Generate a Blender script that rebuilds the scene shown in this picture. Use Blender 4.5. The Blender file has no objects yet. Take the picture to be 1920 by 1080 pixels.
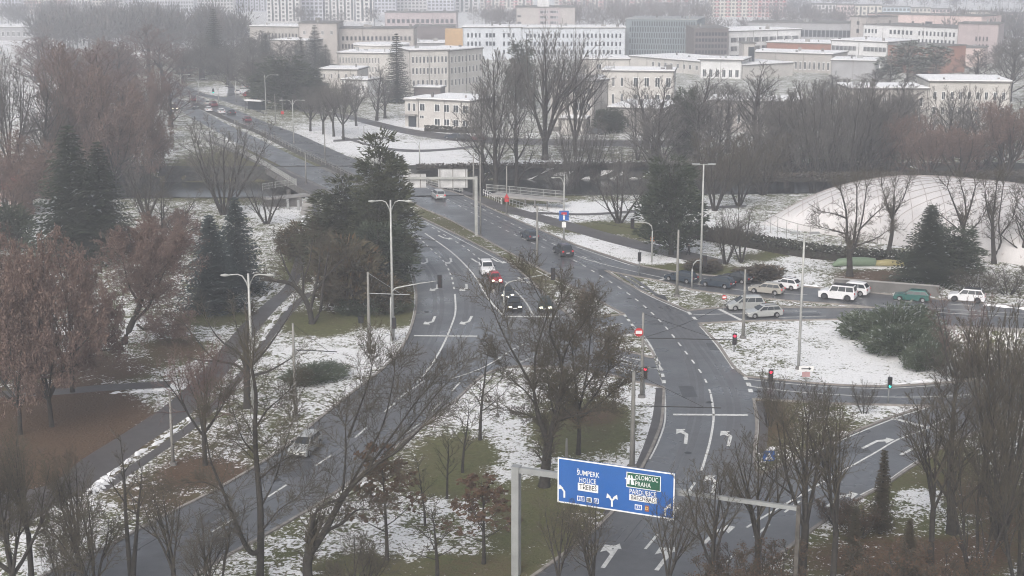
import bpy, bmesh, math, random
import numpy as np
from mathutils import Vector, Matrix
from mathutils.geometry import tessellate_polygon

S = bpy.context.scene
COL = S.collection
R = math.radians
rnd = random.Random(7)

# ------------------------------------------------------------------ camera
CAM_H, PITCH, FPX = 42.4, R(12.73), 2700.0
cam_d = bpy.data.cameras.new('camera')
cam_d.sensor_width = 36.0
cam_d.lens = 36.0 * FPX / 1920.0
cam_d.clip_start, cam_d.clip_end = 0.5, 12000
cam = bpy.data.objects.new('camera', cam_d)
COL.objects.link(cam)
cam.location = (0, 0, CAM_H)
cam.rotation_euler = (math.pi / 2 - PITCH, 0, 0)
S.camera = cam

# ------------------------------------------------------------------ world, sun, exposure (overcast winter day)
SUN_EL, SUN_AZ = R(38), R(200)
w = bpy.data.worlds.new('World'); S.world = w; w.use_nodes = True
nt = w.node_tree
bg = nt.nodes['Background']
sky = nt.nodes.new('ShaderNodeTexSky'); sky.sky_type = 'NISHITA'; sky.sun_disc = False
sky.sun_elevation = SUN_EL; sky.sun_rotation = SUN_AZ
sky.dust_density = 5.0; sky.air_density = 1.0; sky.ozone_density = 1.0
hs = nt.nodes.new('ShaderNodeHueSaturation'); hs.inputs['Saturation'].default_value = 0.42
nt.links.new(sky.outputs[0], hs.inputs['Color'])
nt.links.new(hs.outputs[0], bg.inputs[0])
bg.inputs[1].default_value = 0.13
sd = bpy.data.lights.new('sun', 'SUN'); sd.energy = 0.8; sd.angle = R(40); sd.color = (1.0, 0.97, 0.95)
so = bpy.data.objects.new('sun', sd); COL.objects.link(so)
so.rotation_euler = (math.pi / 2 - SUN_EL, 0, math.pi - SUN_AZ)
vs = S.view_settings
vs.view_transform = 'Standard'; vs.look = 'None'; vs.gamma = 1; vs.use_curve_mapping = False
vs.exposure = 0.48
S.render.engine = 'CYCLES'
S.cycles.use_denoising = True; S.cycles.denoiser = 'OPENIMAGEDENOISE'; S.cycles.denoising_prefilter = 'ACCURATE'; S.cycles.pixel_filter_type = 'BLACKMAN_HARRIS'; S.cycles.filter_width = 1.05
S.cycles.max_bounces = 5; S.cycles.diffuse_bounces = 2; S.cycles.glossy_bounces = 2
S.cycles.transmission_bounces = 2; S.cycles.volume_bounces = 1; S.cycles.transparent_max_bounces = 6

# ------------------------------------------------------------------ geometry helpers
SP, CP = math.sin(PITCH), math.cos(PITCH)
def G(px, py, z=0.0):
    """the point of the plane of height z that the photograph shows at px, py"""
    u, v = (px - 960) / FPX, (540 - py) / FPX
    dy, dz = CP + v * SP, -SP + v * CP
    t = (z - CAM_H) / dz
    return Vector((u * t, dy * t, z))
def PX(x, y, z=0.0):
    zc = y * CP - (z - CAM_H) * SP
    yc = y * SP + (z - CAM_H) * CP
    return 960 + FPX * x / zc, 540 - FPX * yc / zc
def HZ(y, py):
    """the height at which a point at distance y shows at row py"""
    v = (540 - py) / FPX
    return CAM_H + y * (v * CP - SP) / (CP + v * SP)
def SCL(y, z=0.0):
    return FPX / (y * CP - (z - CAM_H) * SP)

def tag(o, label=None, cat=None, group=None, kind=None):
    if label: o['label'] = label
    if cat: o['category'] = cat
    if group: o['group'] = group
    if kind: o['kind'] = kind
    return o
def empty(name, loc, rz=0.0, label=None, cat=None, group=None):
    o = bpy.data.objects.new(name, None); COL.objects.link(o)
    o.location = loc; o.rotation_euler = (0, 0, rz)
    return tag(o, label, cat, group)

class MB:
    def __init__(s): s.v, s.f, s.m = [], [], []
    def add(s, vs, fs, m=0):
        b = len(s.v); s.v += [tuple(p) for p in vs]
        for f in fs: s.f.append(tuple(i + b for i in f)); s.m.append(m)
    def box(s, x0, x1, y0, y1, z0, z1, m=0):
        s.add([(x0,y0,z0),(x1,y0,z0),(x1,y1,z0),(x0,y1,z0),(x0,y0,z1),(x1,y0,z1),(x1,y1,z1),(x0,y1,z1)],
              [(0,3,2,1),(4,5,6,7),(0,1,5,4),(1,2,6,5),(2,3,7,6),(3,0,4,7)], m)
    def tube(s, pts, rad, n=6, m=0, cap=True):
        pts = [Vector(p) for p in pts]
        if not hasattr(rad, '__len__'): rad = [rad] * len(pts)
        b = len(s.v); k = len(pts)
        for i, p in enumerate(pts):
            d = (pts[min(i+1,k-1)] - pts[max(i-1,0)])
            if d.length < 1e-9: d = Vector((0,0,1))
            d.normalize()
            a = d.cross(Vector((0,0,1)) if abs(d.z) < .9 else Vector((1,0,0))).normalized(); c = d.cross(a)
            for j in range(n):
                t = 2*math.pi*j/n
                s.v.append(tuple(p + (a*math.cos(t) + c*math.sin(t)) * rad[i]))
        for i in range(k-1):
            for j in range(n):
                s.f.append((b+i*n+j, b+i*n+(j+1)%n, b+(i+1)*n+(j+1)%n, b+(i+1)*n+j)); s.m.append(m)
        if cap:
            s.f.append(tuple(b+j for j in range(n))[::-1]); s.m.append(m)
            s.f.append(tuple(b+(k-1)*n+j for j in range(n))); s.m.append(m)
    def spike(s, p, q, r, m=0):
        d = (q - p)
        a = d.cross(Vector((0,0,1)) if abs(d.z) < .9*d.length else Vector((1,0,0)))
        if a.length < 1e-9: return
        a.normalize(); c = d.cross(a).normalized()
        b = len(s.v)
        s.v += [tuple(p + a*r), tuple(p - a*(.5*r) + c*(.87*r)), tuple(p - a*(.5*r) - c*(.87*r)), tuple(q)]
        s.f += [(b,b+1,b+3),(b+1,b+2,b+3),(b+2,b,b+3)]; s.m += [m]*3
    def poly(s, pts, z, m=0):
        pv = [Vector((p[0], p[1], 0)) for p in pts]
        tris = tessellate_polygon([pv])
        b = len(s.v); s.v += [(p.x, p.y, z) for p in pv]
        for t in tris:
            a, c, d = [pv[i] for i in t]
            if (c-a).cross(d-a).z < 0: t = t[::-1]
            s.f.append(tuple(b+i for i in t)); s.m.append(m)
    def prism(s, pts, z0, z1, m=0):
        s.poly(pts, z1, m); n = len(pts)
        ar = sum(pts[i][0]*pts[(i+1)%n][1]-pts[(i+1)%n][0]*pts[i][1] for i in range(n))
        b = len(s.v)
        s.v += [(p[0],p[1],z0) for p in pts] + [(p[0],p[1],z1) for p in pts]
        for i in range(n):
            j = (i+1)%n
            f = (b+i,b+j,b+n+j,b+n+i)
            s.f.append(f if ar > 0 else f[::-1]); s.m.append(m)
    def mesh(s, name, mats, smooth=False):
        me = bpy.data.meshes.new(name)
        me.from_pydata(s.v, [], s.f)
        for m in mats: me.materials.append(m)
        if len(mats) > 1: me.polygons.foreach_set('material_index', np.array(s.m, dtype=np.int32))
        if smooth: me.polygons.foreach_set('use_smooth', np.ones(len(s.f), dtype=bool))
        me.update()
        return me
    def build(s, name, mats, parent=None, smooth=False):
        if not isinstance(mats, (list, tuple)): mats = [mats]
        return link(name, s.mesh(name, mats, smooth), parent)
def link(name, me, parent=None, loc=None, rot=None, scale=None):
    o = bpy.data.objects.new(name, me); COL.objects.link(o)
    if parent: o.parent = parent
    if loc is not None: o.location = loc
    if rot is not None: o.rotation_euler = rot
    if scale is not None: o.scale = scale
    return o
def copy_tree(o, parent=None):
    c = o.copy(); COL.objects.link(c)
    if parent: c.parent = parent
    for ch in o.children: copy_tree(ch, c)
    return c
def smooth_line(pts, n=6):
    out = []; P = [Vector((p[0], p[1], 0)) for p in pts]
    for i in range(len(P)-1):
        a, b, c, d = P[max(i-1,0)], P[i], P[i+1], P[min(i+2,len(P)-1)]
        for k in range(n):
            t = k/n
            out.append(.5*((2*b) + (c-a)*t + (2*a-5*b+4*c-d)*t*t + (3*b-a-3*c+d)*t**3))
    out.append(P[-1]); return out
def gl(pts, n=6, z=0.0): return smooth_line([G(*p, z) for p in pts], n)
def strip(mb, line, w, z0, z1, m=0):
    """a solid strip of width w along a line"""
    k = len(line); L = []; Rr = []
    for i, p in enumerate(line):
        d = line[min(i+1,k-1)] - line[max(i-1,0)]; d.z = 0; d.normalize()
        nn = Vector((-d.y, d.x, 0)) * (w/2)
        L.append(p+nn); Rr.append(p-nn)
    b = len(mb.v)
    for a, c in zip(L, Rr):
        mb.v += [(a.x,a.y,z1),(c.x,c.y,z1)] + ([(a.x,a.y,z0),(c.x,c.y,z0)] if z0 is not None else [])
    q = 4 if z0 is not None else 2
    for i in range(k-1):
        o = b+i*q
        mb.f.append((o, o+1, o+q+1, o+q)); mb.m.append(m)
        if q == 4:
            mb.f.append((o+2, o, o+q, o+q+2)); mb.m.append(m)
            mb.f.append((o+1, o+3, o+q+3, o+q+1)); mb.m.append(m)
    if q == 4:
        mb.f.append((b, b+2, b+3, b+1)); mb.m.append(m)
        o = b+(k-1)*q
        mb.f.append((o, o+1, o+3, o+2)); mb.m.append(m)

# ------------------------------------------------------------------ materials
MATS = {}
def mat(name, col, rough=.8, noise=0.0, scale=2.0, metal=0.0, bump=0.0, col2=None, emit=None, estr=0.0, spec=.5, detail=4.0):
    if name in MATS: return MATS[name]
    m = bpy.data.materials.new(name); m.use_nodes = True; MATS[name] = m
    t = m.node_tree; b = t.nodes['Principled BSDF']
    b.inputs['Roughness'].default_value = rough; b.inputs['Metallic'].default_value = metal
    b.inputs['Specular IOR Level'].default_value = spec
    b.inputs['Base Color'].default_value = (*col, 1)
    if emit:
        b.inputs['Emission Color'].default_value = (*emit, 1); b.inputs['Emission Strength'].default_value = estr
    if noise or col2 or bump:
        tc = t.nodes.new('ShaderNodeTexCoord'); nz = t.nodes.new('ShaderNodeTexNoise')
        nz.inputs['Scale'].default_value = scale; nz.inputs['Detail'].default_value = detail
        t.links.new(tc.outputs['Object'], nz.inputs['Vector'])
        if noise or col2:
            mx = t.nodes.new('ShaderNodeMix'); mx.data_type = 'RGBA'
            c2 = col2 or tuple(min(1, c*(1+noise)) for c in col); c1 = col if col2 else tuple(c*(1-noise) for c in col)
            mx.inputs[6].default_value = (*c1, 1); mx.inputs[7].default_value = (*c2, 1)
            rp = t.nodes.new('ShaderNodeMapRange'); rp.inputs[1].default_value = .32; rp.inputs[2].default_value = .68
            t.links.new(nz.outputs[0], rp.inputs[0]); t.links.new(rp.outputs[0], mx.inputs[0]); t.links.new(mx.outputs[2], b.inputs['Base Color'])
        if bump:
            bp = t.nodes.new('ShaderNodeBump'); bp.inputs['Strength'].default_value = bump; bp.inputs['Distance'].default_value = .1
            t.links.new(nz.outputs[0], bp.inputs['Height']); t.links.new(bp.outputs[0], b.inputs['Normal'])
    return m

def ground_material():
    m = bpy.data.materials.new('ground_snow_grass'); m.use_nodes = True
    t = m.node_tree; N = t.nodes; L = t.links; b = N['Principled BSDF']
    def nd(ty, **k):
        n = N.new(ty)
        for a, v in k.items(): setattr(n, a, v)
        return n
    at = nd('ShaderNodeAttribute', attribute_name='cover'); sp = nd('ShaderNodeSeparateColor'); L.new(at.outputs['Color'], sp.inputs[0])
    tc = nd('ShaderNodeTexCoord')
    def noise(sc, det=3.0, ro=.6, dist=0.0):
        n = nd('ShaderNodeTexNoise'); n.inputs['Scale'].default_value = sc; n.inputs['Detail'].default_value = det
        n.inputs['Roughness'].default_value = ro; n.inputs['Distortion'].default_value = dist
        L.new(tc.outputs['Object'], n.inputs['Vector']); return n.outputs[0]
    def math_(op, a, c, clamp=False):
        n = nd('ShaderNodeMath', operation=op, use_clamp=clamp)
        for i, v in enumerate((a, c)):
            if isinstance(v, (int, float)): n.inputs[i].default_value = v
            else: L.new(v, n.inputs[i])
        return n.outputs[0]
    def mixc(f, a, c):
        n = nd('ShaderNodeMix', data_type='RGBA')
        L.new(f, n.inputs[0])
        for i, v in ((6, a), (7, c)):
            if isinstance(v, tuple): n.inputs[i].default_value = (*v, 1)
            else: L.new(v, n.inputs[i])
        return n.outputs[2]
    fine = noise(1.7, 3, .62, 1.2); mid = noise(.30, 3, .6, .6); tiny = noise(4.6, 2, .6); big = noise(.07, 2, .5)
    # snow cover: attribute + broken up by tufts and leaves
    a = math_('MULTIPLY', math_('SUBTRACT', fine, .5), 4.2)
    c = math_('MULTIPLY', math_('SUBTRACT', mid, .5), 2.2)
    d = math_('MULTIPLY', math_('SUBTRACT', tiny, .5), 1.9)
    sm = math_('ADD', math_('ADD', math_('ADD', a, c), d), math_('MULTIPLY', math_('SUBTRACT', sp.outputs[0], .5), 2.3))
    snow = math_('MULTIPLY', math_('ADD', sm, .06), 2.1, True)
    gr = mixc(math_('MULTIPLY', math_('SUBTRACT', fine, .3), 2.2, True), (.070,.080,.030), (.145,.145,.062))
    gr = mixc(math_('MULTIPLY', math_('SUBTRACT', mid, .35), 2.5, True), gr, (.108,.096,.050))
    lf = mixc(math_('MULTIPLY', math_('SUBTRACT', tiny, .3), 2.2, True), (.070,.045,.028), (.125,.078,.048))
    lfm = math_('MULTIPLY', math_('ADD', math_('MULTIPLY', math_('SUBTRACT', fine, .5), 1.2), math_('SUBTRACT', math_('MULTIPLY', sp.outputs[1], 1.7), .35)), 1.8, True)
    base = mixc(lfm, gr, lf)
    sn = mixc(math_('MULTIPLY', math_('SUBTRACT', tiny, .3), 2.0, True), (.70,.70,.70), (.88,.88,.89))
    col = mixc(snow, base, sn)
    L.new(col, b.inputs['Base Color']); b.inputs['Roughness'].default_value = .85; b.inputs['Specular IOR Level'].default_value = .2
    bp = nd('ShaderNodeBump'); bp.inputs['Strength'].default_value = .8; bp.inputs['Distance'].default_value = .22
    L.new(math_('ADD', fine, math_('MULTIPLY', tiny, .4)), bp.inputs['Height']); L.new(bp.outputs[0], b.inputs['Normal'])
    return m

def asphalt_material(name, dark, light, rough=.42):
    m = bpy.data.materials.new(name); m.use_nodes = True; t = m.node_tree; N = t.nodes; L = t.links; b = N['Principled BSDF']
    tc = N.new('ShaderNodeTexCoord')
    def noise(sc, det):
        n = N.new('ShaderNodeTexNoise'); n.inputs['Scale'].default_value = sc; n.inputs['Detail'].default_value = det
        L.new(tc.outputs['Object'], n.inputs['Vector']); return n.outputs[0]
    n1, n2, n3 = noise(.12, 4), noise(1.3, 5), noise(9, 3)
    ad = N.new('ShaderNodeMath'); ad.operation = 'ADD'; L.new(n1, ad.inputs[0]); L.new(n2, ad.inputs[1])
    ad2 = N.new('ShaderNodeMath'); ad2.operation = 'MULTIPLY_ADD'; L.new(n3, ad2.inputs[0]); ad2.inputs[1].default_value = .5; L.new(ad.outputs[0], ad2.inputs[2])
    mr = N.new('ShaderNodeMapRange'); mr.inputs[1].default_value = .85; mr.inputs[2].default_value = 1.65; L.new(ad2.outputs[0], mr.inputs[0])
    mx = N.new('ShaderNodeMix'); mx.data_type = 'RGBA'; mx.inputs[6].default_value = (*dark,1); mx.inputs[7].default_value = (*light,1)
    L.new(mr.outputs[0], mx.inputs[0]); L.new(mx.outputs[2], b.inputs['Base Color'])
    rr = N.new('ShaderNodeMapRange'); rr.inputs[1].default_value = .35; rr.inputs[2].default_value = .65; rr.inputs[3].default_value = rough-.12; rr.inputs[4].default_value = rough+.2
    L.new(n1, rr.inputs[0]); L.new(rr.outputs[0], b.inputs['Roughness'])
    bp = N.new('ShaderNodeBump'); bp.inputs['Strength'].default_value = .12; bp.inputs['Distance'].default_value = .02
    L.new(n3, bp.inputs['Height']); L.new(bp.outputs[0], b.inputs['Normal'])
    return m

M_GROUND = ground_material()
M_ASPH = asphalt_material('wet_asphalt', (.072,.075,.081), (.116,.119,.127), .32)
M_PATH = asphalt_material('path_asphalt', (.06,.055,.055), (.095,.088,.087), .55)
M_WORN = asphalt_material('worn_asphalt', (.085,.087,.094), (.125,.127,.134), .45)
M_TAR = asphalt_material('patched_asphalt', (.040,.041,.045), (.060,.061,.066), .40)
M_PAINT = mat('road_paint', (.62,.62,.60), .6, .18, 3.0)
M_KERB = mat('kerb_stone', (.25,.23,.21), .8, .25, 1.5)
M_CONC = mat('concrete', (.30,.29,.28), .85, .15, .8)
M_DCONC = mat('dark_concrete', (.15,.145,.14), .9, .2, .8)
M_SNOW = mat('snow_cap', (.82,.82,.83), .8, .06, 1.0)
M_STEEL = mat('galvanised_steel', (.33,.34,.34), .5, .12, 1.0, .35)
M_POLE = mat('weathered_pole', (.22,.215,.20), .7, .2, 1.0)
M_LAMPP = mat('lamp_pole_paint', (.40,.405,.39), .55, .15, 1.0, .2)
M_DARK = mat('dark_housing', (.018,.02,.024), .5)
M_BLACK = mat('black_rubber', (.015,.015,.016), .8)
M_WIRE = mat('wire_dark', (.02,.02,.02), .6)
M_GLASS = mat('window_glass', (.035,.045,.055), .12, .3, .3)
M_CGLASS = mat('car_glass', (.012,.014,.018), .06)
M_WHITEP = mat('white_paint', (.78,.78,.77), .5, .06, 1.0)
M_WATER = mat('river_water', (.010,.013,.013), .16, 0, .8, bump=.05)
M_RED = mat('red_paint', (.50,.02,.025), .5)
M_BLUE = mat('sign_blue', (.016,.105,.36), .5, .05, .5)
M_GREENS = mat('sign_green', (.006,.085,.045), .5)
M_BARK = mat('bark_dark', (.034,.030,.026), .9, .35, 3.0)
M_BARKG = mat('bark_grey', (.075,.068,.060), .9, .35, 3.0)
M_TWIG = mat('twig_brown', (.066,.056,.040), .9, .3, .5)
M_TWIGG = mat('twig_grey', (.105,.098,.090), .9, .3, .5)
M_TWIGR = mat('twig_russet', (.120,.078,.066), .9, .3, .5)
M_LEAFR = mat('leaf_rust', (.150,.104,.086), .9, 0, .8, col2=(.19,.13,.105))
M_LEAFB = mat('leaf_brown', (.13,.075,.035), .9, 0, .8, col2=(.085,.060,.030))
M_LEAFO = mat('leaf_orange_brown', (.115,.064,.036), .9, 0, .8, col2=(.070,.045,.028))
M_NEED = mat('needles_green', (.024,.036,.020), .9, 0, .6, col2=(.045,.058,.030))
M_NEEDB = mat('needles_blue', (.028,.044,.042), .9, 0, .6, col2=(.050,.070,.066))
M_PINE = mat('needles_pine', (.030,.038,.018), .9, 0, .35, col2=(.062,.066,.030))
M_JUN = mat('juniper_green', (.035,.052,.028), .9, 0, .6, col2=(.085,.105,.065))
M_SNOWN = mat('snowy_needles', (.30,.32,.31), .9)
# ------------------------------------------------------------------ terrain
RIV0, RIV1 = 266.0, 307.0
PIT = [G(*p) for p in ((1768,618),(1925,622),(1925,700),(1860,708),(1790,706),(1752,690),(1738,664))]
def in_poly(x, y, P):
    c = False; n = len(P)
    for i in range(n):
        a, b = P[i], P[i-1]
        if (a[1] > y) != (b[1] > y) and x < (b[0]-a[0])*(y-a[1])/(b[1]-a[1])+a[0]: c = not c
    return c
def seg_d(x, y, P):
    best = 1e9; n = len(P)
    for i in range(n):
        ax, ay = P[i-1][0], P[i-1][1]; bx, by = P[i][0], P[i][1]
        dx, dy = bx-ax, by-ay; t = max(0, min(1, ((x-ax)*dx+(y-ay)*dy)/(dx*dx+dy*dy)))
        best = min(best, math.hypot(x-ax-t*dx, y-ay-t*dy))
    return best
def sst(a, b, x):
    t = max(0.0, min(1.0, (x-a)/(b-a))); return t*t*(3-2*t)
PX0, PX1 = min(p.x for p in PIT), max(p.x for p in PIT); PY0, PY1 = min(p.y for p in PIT), max(p.y for p in PIT)
def river_shift(x): return 3.0*math.sin(x*.018)
def tz(x, y):
    z = 0.0
    yy = y - river_shift(x)
    if RIV0 < yy < RIV1:
        z = -4.6*min(sst(RIV0, RIV0+4, yy), 1-sst(RIV1-5, RIV1, yy))
    if PX0 < x < PX1 and PY0 < y < PY1 and in_poly(x, y, PIT):
        z -= 3.2*sst(0, 2.2, seg_d(x, y, PIT))
    return z

# cover regions: centre px, radii px, snow, leaf litter, softness
REG = [
 (900,850,700,260,.50,.25,.6),(250,470,420,230,.52,.12,.6),(900,700,2000,60,.5,.2,.5),
 (100,900,200,160,.55,.3,.6),(130,1010,230,60,.60,.15,.5),
 (700,630,110,70,.80,.0,.4),(640,700,130,70,.76,0,.5),(560,640,60,60,.70,0,.5),(610,735,90,40,.66,0,.5),
 (340,620,130,45,.62,.05,.5),(330,700,130,40,.66,.05,.5),(250,765,75,40,.80,0,.5),(60,935,70,20,.8,0,.5),
 (130,790,160,70,0,1.0,.35),(60,850,150,70,0,1.0,.4),(330,655,60,25,.15,.5,.6),(180,690,120,28,.2,.6,.5),
 (400,597,62,15,0,.05,.3),(300,930,90,40,.35,.5,.6),(390,850,90,50,.5,.4,.6),(380,885,70,25,.05,.9,.5),
 (600,605,75,26,.02,.1,.3),(720,585,70,30,.02,.1,.4),(560,480,50,40,.10,.2,.5),(600,450,60,50,.1,.3,.5),
 (505,430,50,70,.55,0,.5),(520,390,60,25,.8,0,.5),(270,410,90,40,.55,.1,.6),(70,425,40,25,.9,0,.5),
 (940,800,130,90,.72,0,.5),(1050,720,110,40,.60,.1,.6),(1180,740,60,50,.62,0,.5),(1205,800,45,85,.74,0,.5),(1150,870,90,40,.74,0,.5),
 (760,930,130,60,.60,.05,.5),(720,1000,140,70,.66,.05,.5),(870,1010,120,60,.60,.1,.5),(960,870,60,40,.78,0,.5),
 (1090,805,95,50,.0,.05,.22),(1110,780,60,20,.0,.5,.5),(855,850,75,33,.0,.1,.3),(840,893,80,38,.0,.15,.3),(1010,975,90,75,.02,.15,.3),
 (690,1068,100,26,.0,.2,.3),(900,1066,110,26,.0,.3,.3),(1085,985,60,40,.3,.3,.6),(740,890,60,30,.3,.3,.6),
 (1180,645,55,22,.50,.2,.5),
 (960,470,230,120,.14,.30,.5),(1085,565,75,40,.55,.15,.5),(900,440,90,26,.05,.35,.5),
 (1330,550,220,26,.50,.15,.5),(1480,575,170,10,.4,.3,.5),(1580,572,70,6,.6,.2,.5),
 (1540,660,220,60,.82,0,.35),(1420,650,60,50,.66,.08,.5),(1470,700,80,20,.7,.05,.5),(1640,690,110,40,.9,0,.4),(1700,712,60,10,.8,0,.4),
 (1560,790,180,50,.40,.25,.5),(1440,790,45,60,.12,.45,.5),(1640,775,60,18,.72,.05,.5),(1500,855,60,30,.45,.3,.6),(1450,870,40,30,.5,.2,.6),
 (1750,890,110,60,.10,.1,.4),(1800,980,160,90,.15,.5,.5),(1720,945,60,30,.75,0,.5),(1740,985,90,25,.55,.1,.5),(1640,1010,90,50,.35,.3,.6),(1700,1050,200,40,.2,.6,.5),
 (1120,445,240,50,.5,.1,.6),(1010,415,90,16,.76,0,.4),(1150,462,150,24,.86,0,.3),(1240,485,70,10,.85,0,.3),(1085,450,60,22,.85,0,.3),
 (1120,391,110,13,1.0,0,.25),(1000,392,30,8,.8,0,.4),(1160,412,90,12,.70,0,.4),(1140,428,110,11,.03,.1,.3),(1225,440,60,14,.1,.2,.4),
 (1300,508,100,13,.0,.0,.3),(1410,515,50,6,.1,.1,.5),(1340,470,80,25,.66,.05,.4),(1400,480,40,14,.7,0,.4),(1450,482,70,9,.05,0,.4),
 (1500,510,90,24,.75,.05,.4),(1500,488,50,10,.8,0,.4),(1600,505,90,14,.55,.1,.5),(1640,520,80,14,.2,.6,.5),(1800,540,120,25,.55,.2,.5),
 (1340,410,60,34,.72,0,.5),(1430,440,60,20,.8,0,.4),
 (740,262,130,36,1.0,0,.2),(650,250,90,24,.85,0,.4),(830,298,90,17,1.0,0,.2),(780,240,90,14,.9,0,.4),
 (1200,290,300,30,.50,.2,.5),(1500,290,350,30,.36,.3,.5),(1600,240,350,40,.35,.3,.6),(420,110,180,50,.4,.2,.6),(560,180,110,40,.35,.2,.6),(1750,320,250,16,.55,.2,.5),(960,325,900,12,.08,.3,.4),(1060,308,160,8,.85,0,.4),
 (250,300,120,24,.6,.1,.5),(100,330,140,40,.55,.1,.5),(60,180,120,60,.75,0,.5),(265,95,60,16,.95,0,.4),(60,75,90,20,.9,0,.4),(340,85,90,8,.9,0,.4),
 (420,170,60,8,.75,0,.4),(900,258,200,10,.6,.05,.5),(460,330,150,48,.0,.25,.3),(300,345,140,30,.15,.3,.4),(1400,250,400,30,.6,.1,.5),
]
def cover(px, py):
    s, l = .55, .1
    if py < 110: s = .72

    for cx, cy, rx, ry, sn, le, so_ in REG:
        if rx < 125: so_ = max(so_, .5)
        dx, dy = (px-cx)/rx, (py-cy)/ry
        d = dx*dx+dy*dy
        if d < (1+so_)**2:
            k = 1-sst(1-so_, 1+so_, math.sqrt(d))
            s += (sn-s)*k; l += (le-l)*k
    return s, l
def axis(segs):
    out = []
    for a, b, st in segs:
        n = max(1, round((b-a)/st)); out += [a+(b-a)*i/n for i in range(n)]
    out.append(segs[-1][1]); return out
ys = axis([(-60,84,24),(84,215,.9),(215,330,1.3),(330,520,4),(520,1000,16),(1000,4200,160)])
xs = axis([(-1800,-400,140),(-400,-130,15),(-130,-62,2.5),(-62,62,.9),(62,130,2.0),(130,400,15),(400,1800,140)])
V = []; CV = []
for y in ys:
    for x in xs:
        V.append((x, y, tz(x, y)))
        if y > 80:
            px, py = PX(x, y)
            s, l = cover(px, py) if -250 < px < 2170 else (.55, .1)
        else: s, l = .55, .1
        CV += [s, l, 0, 1]
nx = len(xs)
F = [(j*nx+i, j*nx+i+1, (j+1)*nx+i+1, (j+1)*nx+i) for j in range(len(ys)-1) for i in range(nx-1)]
me = bpy.data.meshes.new('ground'); me.from_pydata(V, [], F); me.materials.append(M_GROUND)
at = me.color_attributes.new('cover', 'FLOAT_COLOR', 'POINT'); at.data.foreach_set('color', np.array(CV, dtype=np.float32))
me.polygons.foreach_set('use_smooth', np.ones(len(F), dtype=bool))
tag(link('ground', me), kind='structure')
mb = MB(); mb.add([(-600,RIV0-8,-2.7),(600,RIV0-8,-2.7),(600,RIV1+8,-2.7),(-600,RIV1+8,-2.7)], [(0,1,2,3)])
tag(mb.build('river_water', M_WATER), kind='structure')
# snowy hill beyond the housing estate
mb = MB(); hv = []; n = 40
for j in range(8):
    for i in range(n+1):
        x = 150 + i*55; t = j/7
        hv.append((x, 2500+j*120, -2 + 95*math.sin(t*math.pi/2)*(.55+.45*math.sin(i*.19+.6)) * sst(150, 900, x)))
mb.add(hv, [(j*(n+1)+i, j*(n+1)+i+1, (j+1)*(n+1)+i+1, (j+1)*(n+1)+i) for j in range(7) for i in range(n)])
tag(mb.build('hill', mat('hill_fields', (.10,.10,.10), .9, 0, .006, col2=(.75,.75,.76)), smooth=True), kind='structure')

# ------------------------------------------------------------------ roads
A_L = [(300,176),(322,190),(345,212),(385,235),(450,272),(520,308),(600,347),(650,372),(690,392),(720,413),(748,443),(766,480),(776,520),(781,560),(775,602),(755,650),(715,695),(660,737),(600,785),(547,830),(480,875),(400,922),(300,972),(207,1022),(110,1067),(60,1092)]
MED_L = [(330,182),(362,198),(420,230),(480,258),(560,297),(640,333),(700,364),(745,385),(787,407),(850,437),(900,462),(947,487),(990,522),(1032,562),(1077,600)]
MED_R = [(350,180),(385,200),(430,222),(480,243),(560,281),(665,328),(720,350),(787,388),(840,411),(890,438),(940,466),(1007,502),(1090,547),(1170,590)]
B_R = [(365,178),(400,192),(440,205),(500,230),(560,252),(640,288),(700,312),(750,331),(810,350),(870,367),(930,396),(1000,426),(1080,460)]
ISL_L = [(350,1092),(400,1058),(500,1003),(600,944),(680,888),(740,842),(800,795),(860,746),(905,706),(950,690),(1010,688),(1080,693),(1140,703),(1190,716),(1245,727)]
ISL_R = [(1245,727),(1241,787),(1229,825),(1213,860),(1180,920),(1140,970),(1090,1015),(1030,1060),(985,1092)]
ISL_FL = [(1135,508),(1200,545),(1290,583)]
ISL_FT = [(1135,508),(1180,517),(1240,528),(1300,544),(1400,557),(1500,566),(1580,572),(1640,577)]
ISL_FB = [(1290,583),(1350,578),(1450,577),(1560,577),(1640,577)]
F_T = [(1080,460),(1140,480),(1190,496),(1250,508),(1300,514),(1370,521),(1460,533),(1540,541),(1640,550),(1750,561),(1930,577)]
F_B = [(1310,607),(1400,603),(1500,601),(1600,600),(1680,606),(1750,613),(1930,619)]
SN_L = [(1310,607),(1345,645),(1375,688),(1398,707)]
E_T = [(1398,707),(1480,715),(1560,722),(1660,725),(1780,718),(1930,705)]
D_B = [(1413,749),(1560,757),(1660,760),(1743,762)]
D_L = [(1413,749),(1419,797),(1414,853),(1423,893)]
D_R = [(1743,762),(1673,783),(1580,820),(1490,863),(1423,893)]
C_R = [(1390,1092),(1450,1050),(1540,982),(1613,935),(1663,908),(1707,878),(1790,828),(1930,775)]
TRI = [(1124,641),(1160,633),(1190,627),(1207,641),(1226,670),(1195,664),(1160,655)]
def sheet(name, px, z, m, n=5):
    mb = MB(); mb.poly(px, z); return tag(mb.build(name, m), kind='structure')
g = gl
pa = g(A_L) + g(ISL_L[:9]) + g(ISL_L[9:]) + [G(1240,715), G(1226,672), G(1200,625), G(1170,591)] + [G(1120,596)] + g(MED_L)[::-1]
sheet('road_from_bridge', pa, .020, M_ASPH)
pb = g(MED_R) + [G(1200,622), G(1226,664)] + g(ISL_R) + [G(1330,1092), G(1400,930), G(1420,896)] + g(D_L)[::-1] + [G(1405,728)] + g(SN_L)[::-1] + [G(1300,595)] + g(ISL_FL)[::-1] + [G(1118,480)] + g(B_R)[::-1]
sheet('road_to_bridge', pb, .024, M_ASPH)
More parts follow.
